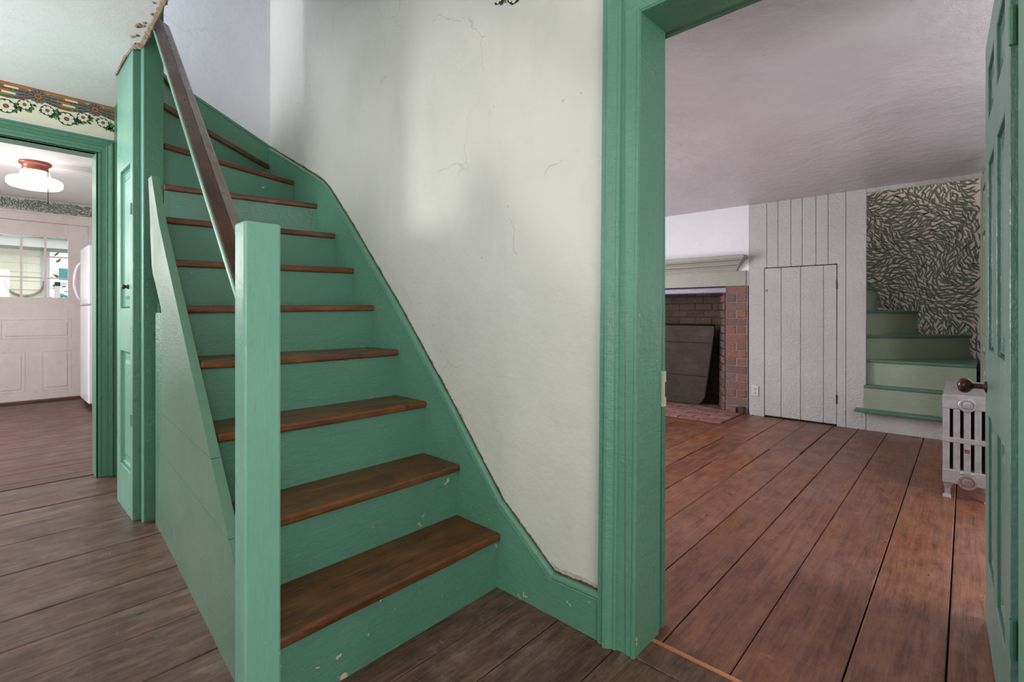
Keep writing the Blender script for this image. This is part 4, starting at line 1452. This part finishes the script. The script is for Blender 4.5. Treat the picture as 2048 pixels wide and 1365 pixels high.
mt = empty('mantelpiece', (5.55, 2.6, 1.39))
tag(mt, 'grey green wooden mantelpiece with stepped moulded shelf', 'mantelpiece')
box('frieze_board', 5.572, 5.600, 1.728, 3.55, 1.394, 1.556, M_MANTEL, mt, bevel=0.003)
m = MB()
rings = []
for z, p in ((1.556, 0.034), (1.570, 0.034), (1.572, 0.046), (1.590, 0.050), (1.592, 0.058), (1.606, 0.064), (1.622, 0.082), (1.624, 0.090), (1.636, 0.090), (1.638, 0.100), (1.654, 0.108), (1.670, 0.128), (1.672, 0.146), (1.684, 0.146), (1.686, 0.162), (1.716, 0.162), (1.720, 0.156)):
    ye = 1.852 - 0.88 * p
    rings.append([(5.60, ye, z), (5.60, 3.60 + p * .5, z), (5.60 - p, 3.60 + p * .5, z), (5.60 - p, ye, z)])
m.rings(rings)
m.build('moulded_shelf', M_MANTEL, mt)

# fireboard leaning in the firebox
fbd = empty('fireboard', (5.76, 2.6, 0.012))
tag(fbd, 'blackened plank fireboard standing in the brick fireplace', 'fireboard')


def fb_half(z):
    """half width at height z"""
    if z < 0.14:
        return 0.28 + (0.36 - 0.28) * sin(z / 0.14 * pi / 2)
    return 0.36 + 0.105 * (z - 0.14) / 0.80


for z0, z1 in ((0.014, 0.345), (0.348, 0.742), (0.745, 0.945)):
    zs = [z0 + (z1 - z0) * q / 6 for q in range(7)]
    right = [(2.60 - fb_half(z), z) for z in zs]
    left = [(2.60 + fb_half(z), z) for z in zs[::-1]]
    poly = right + left
    m = MB()
    m.prism([(5.745 + 0.03 * z, yv, z) for yv, z in poly], [(5.765 + 0.03 * z, yv, z) for yv, z in poly])
    m.build('plank', M_FBOARD, fbd, bevel=0.002, seg=1)
m = MB()
zs = [0.012 + 0.938 * q / 24 for q in range(25)]
path = [(2.60 - fb_half(z), z) for z in zs] + [(2.60 + fb_half(z), z) for z in zs[::-1]]
m.tube([(5.757 + 0.03 * z, yv, z) for yv, z in path], 0.014, 8)
m.build('black_rim', M_BLACK, fbd, smooth=True)

# ================================================================== RADIATOR
rd = empty('radiator', (4.25, -0.013, 0))
tag(rd, 'silver painted cast iron radiator beside the open green door', 'radiator')
YA, YB = -0.122, 0.095
X0 = 3.862
SL = [0.056, 0.0105, -0.035, -0.080]
sm = MB()
tk = 0.070
def rb_box(y0, y1, z0, z1, x0=X0, x1=X0 + tk):
    sm.box(x0, x1, y0, y1, z0, z1)
hw = 0.0072
edges = [YB] + [v for s in SL for v in (s + hw, s - hw)] + [YA]
for i in range(0, len(edges), 2):
    rb_box(edges[i + 1], edges[i], 0.10, 0.60)
rb_box(YA - .001, YB + .001, 0.535, 0.616, X0 - 0.003, X0 + tk + 0.001)
rb_box(YA - .001, YB + .001, 0.337, 0.368, X0 - 0.002, X0 + tk + 0.001)
rb_box(YA - .001, YB + .001, 0.097, 0.180, X0 - 0.003, X0 + tk + 0.001)
sm.box(X0 + 0.002, X0 + tk - 0.002, YA + 0.003, YB - 0.003, 0.612, 0.622)
sec = sm.build('section', M_SILVER, rd, bevel=0.006, seg=2)
base = WL[sec.name].copy()
for q in range(1, 10):
    dup(sec, base + Vector((q * 0.0795, 0, 0)), rd)
# thin black sheet behind the slots, stands in for their shade
box('slot_shade_sheet', X0 + 0.074, X0 + 0.076, YA + 0.02, YB - 0.02, 0.12, 0.57, M_BLACK, rd)
for zc, r, mat, nm in ((0.563, 0.040, M_SILVER, 'medallion'), (0.116, 0.044, M_RUST, 'medallion')):
    m = MB()
    m.lathe((X0, -0.012, zc), (-1, 0, 0), [(-0.002, r), (0.005, r), (0.009, r * .9), (0.009, r * .74), (0.004, r * .70), (0.004, r * .56), (0.009, r * .52), (0.011, r * .3)], 28)
    o = m.build(nm, mat, rd, smooth=False)
    for q in range(5):
        yq = -0.012 + (q - 2) * 0.007
        m = MB()
        m.prism([(X0 - 0.0105, yq - .002, zc - .014), (X0 - 0.0105, yq + .002, zc - .014), (X0 - 0.0105, yq + .002 - .01, zc + .014), (X0 - 0.0105, yq - .002 - .01, zc + .014)],
                [(X0 - 0.013, yq - .002, zc - .014), (X0 - 0.013, yq + .002, zc - .014), (X0 - 0.013, yq + .002 - .01, zc + .014), (X0 - 0.013, yq - .002 - .01, zc + .014)])
        m.build('rib', mat, o)
for yb in (0.0105, -0.035):
    for zb in (0.548, 0.165):
        m = MB()
        m.lathe((X0, yb, zb), (-1, 0, 0), [(-.001, 0.010), (0.003, 0.009), (0.006, 0.004)], 12)
        m.build('bolt_head', M_SILVER, rd, smooth=True)
box('rust_label', X0 - 0.003, X0 + 0.001, -0.023, 0.000, 0.285, 0.307, M_COPPER, rd)
for xq in (X0, X0 + 9 * 0.0795):
    for yq, sg in ((YB - 0.022, 1), (YA + 0.022, -1)):
        m = MB()
        m.rings([[(xq + .035 + a * s_ * .8, yq + b * s_ + sg * o_, z) for a, b in ((-.03, -.02), (.03, -.02), (.03, .02), (-.03, .02))] for z, s_, o_ in
                 ((0.002, .95, .003), (0.014, 1.0, .003), (0.022, .62, .001), (0.06, .7, 0), (0.085, 1.05, -.003), (0.10, 1.25, -.006))])
        m.build('leg', M_SILVER, rd, bevel=0.004)

# ================================================================== WINDOWS OUT OF VIEW (where the daylight comes in)
def window(name, label, mapf, W, Z0, Z1):
    w = empty(name, mapf(W / 2, Z0, 0))
    struct(w, label, 'window')
    m = MB()
    for u0, u1, z0, z1 in ((0, .05, Z0, Z1), (W - .05, W, Z0, Z1), (0, W, Z0, Z0 + .05), (0, W, Z1 - .05, Z1), (0, W, (Z0 + Z1) / 2 - .02, (Z0 + Z1) / 2 + .02), (W / 2 - .012, W / 2 + .012, Z0, Z1)):
        c = [mapf(u, z, d) for d in (0.0, 0.03) for u, z in ((u0, z0), (u1, z0), (u1, z1), (u0, z1))]
        m.prism(c[:4], c[4:])
    m.build('window_sash', M_WHITE, w)


window('window_1', 'white sash window in the left hall wall', lambda u, z, d: (-1.31 - d, 0.5 + u, z), 1.0, 0.7, 2.2)
window('window_2', 'white sash window in the hall wall behind the viewpoint', lambda u, z, d: (-1.1 + u, -1.86 - d, z), 1.6, 0.6, 2.3)
window('window_3', 'white sash window in the left parlor wall', lambda u, z, d: (2.4 + u, 4.24 + d, z), 1.4, 0.55, 2.15)
window('window_4', 'white sash window in the right parlor wall', lambda u, z, d: (2.2 + u, -1.34 - d, z), 1.1, 0.6, 2.1)
window('window_5', 'white sash window in the left kitchen wall', lambda u, z, d: (-2.06 - d, 5.6 + u, z), 1.6, 0.75, 2.2)
window('window_6', 'white sash window in the left hall wall, nearer the kitchen', lambda u, z, d: (-1.31 - d, 2.7 + u, z), 1.1, 0.8, 2.42)
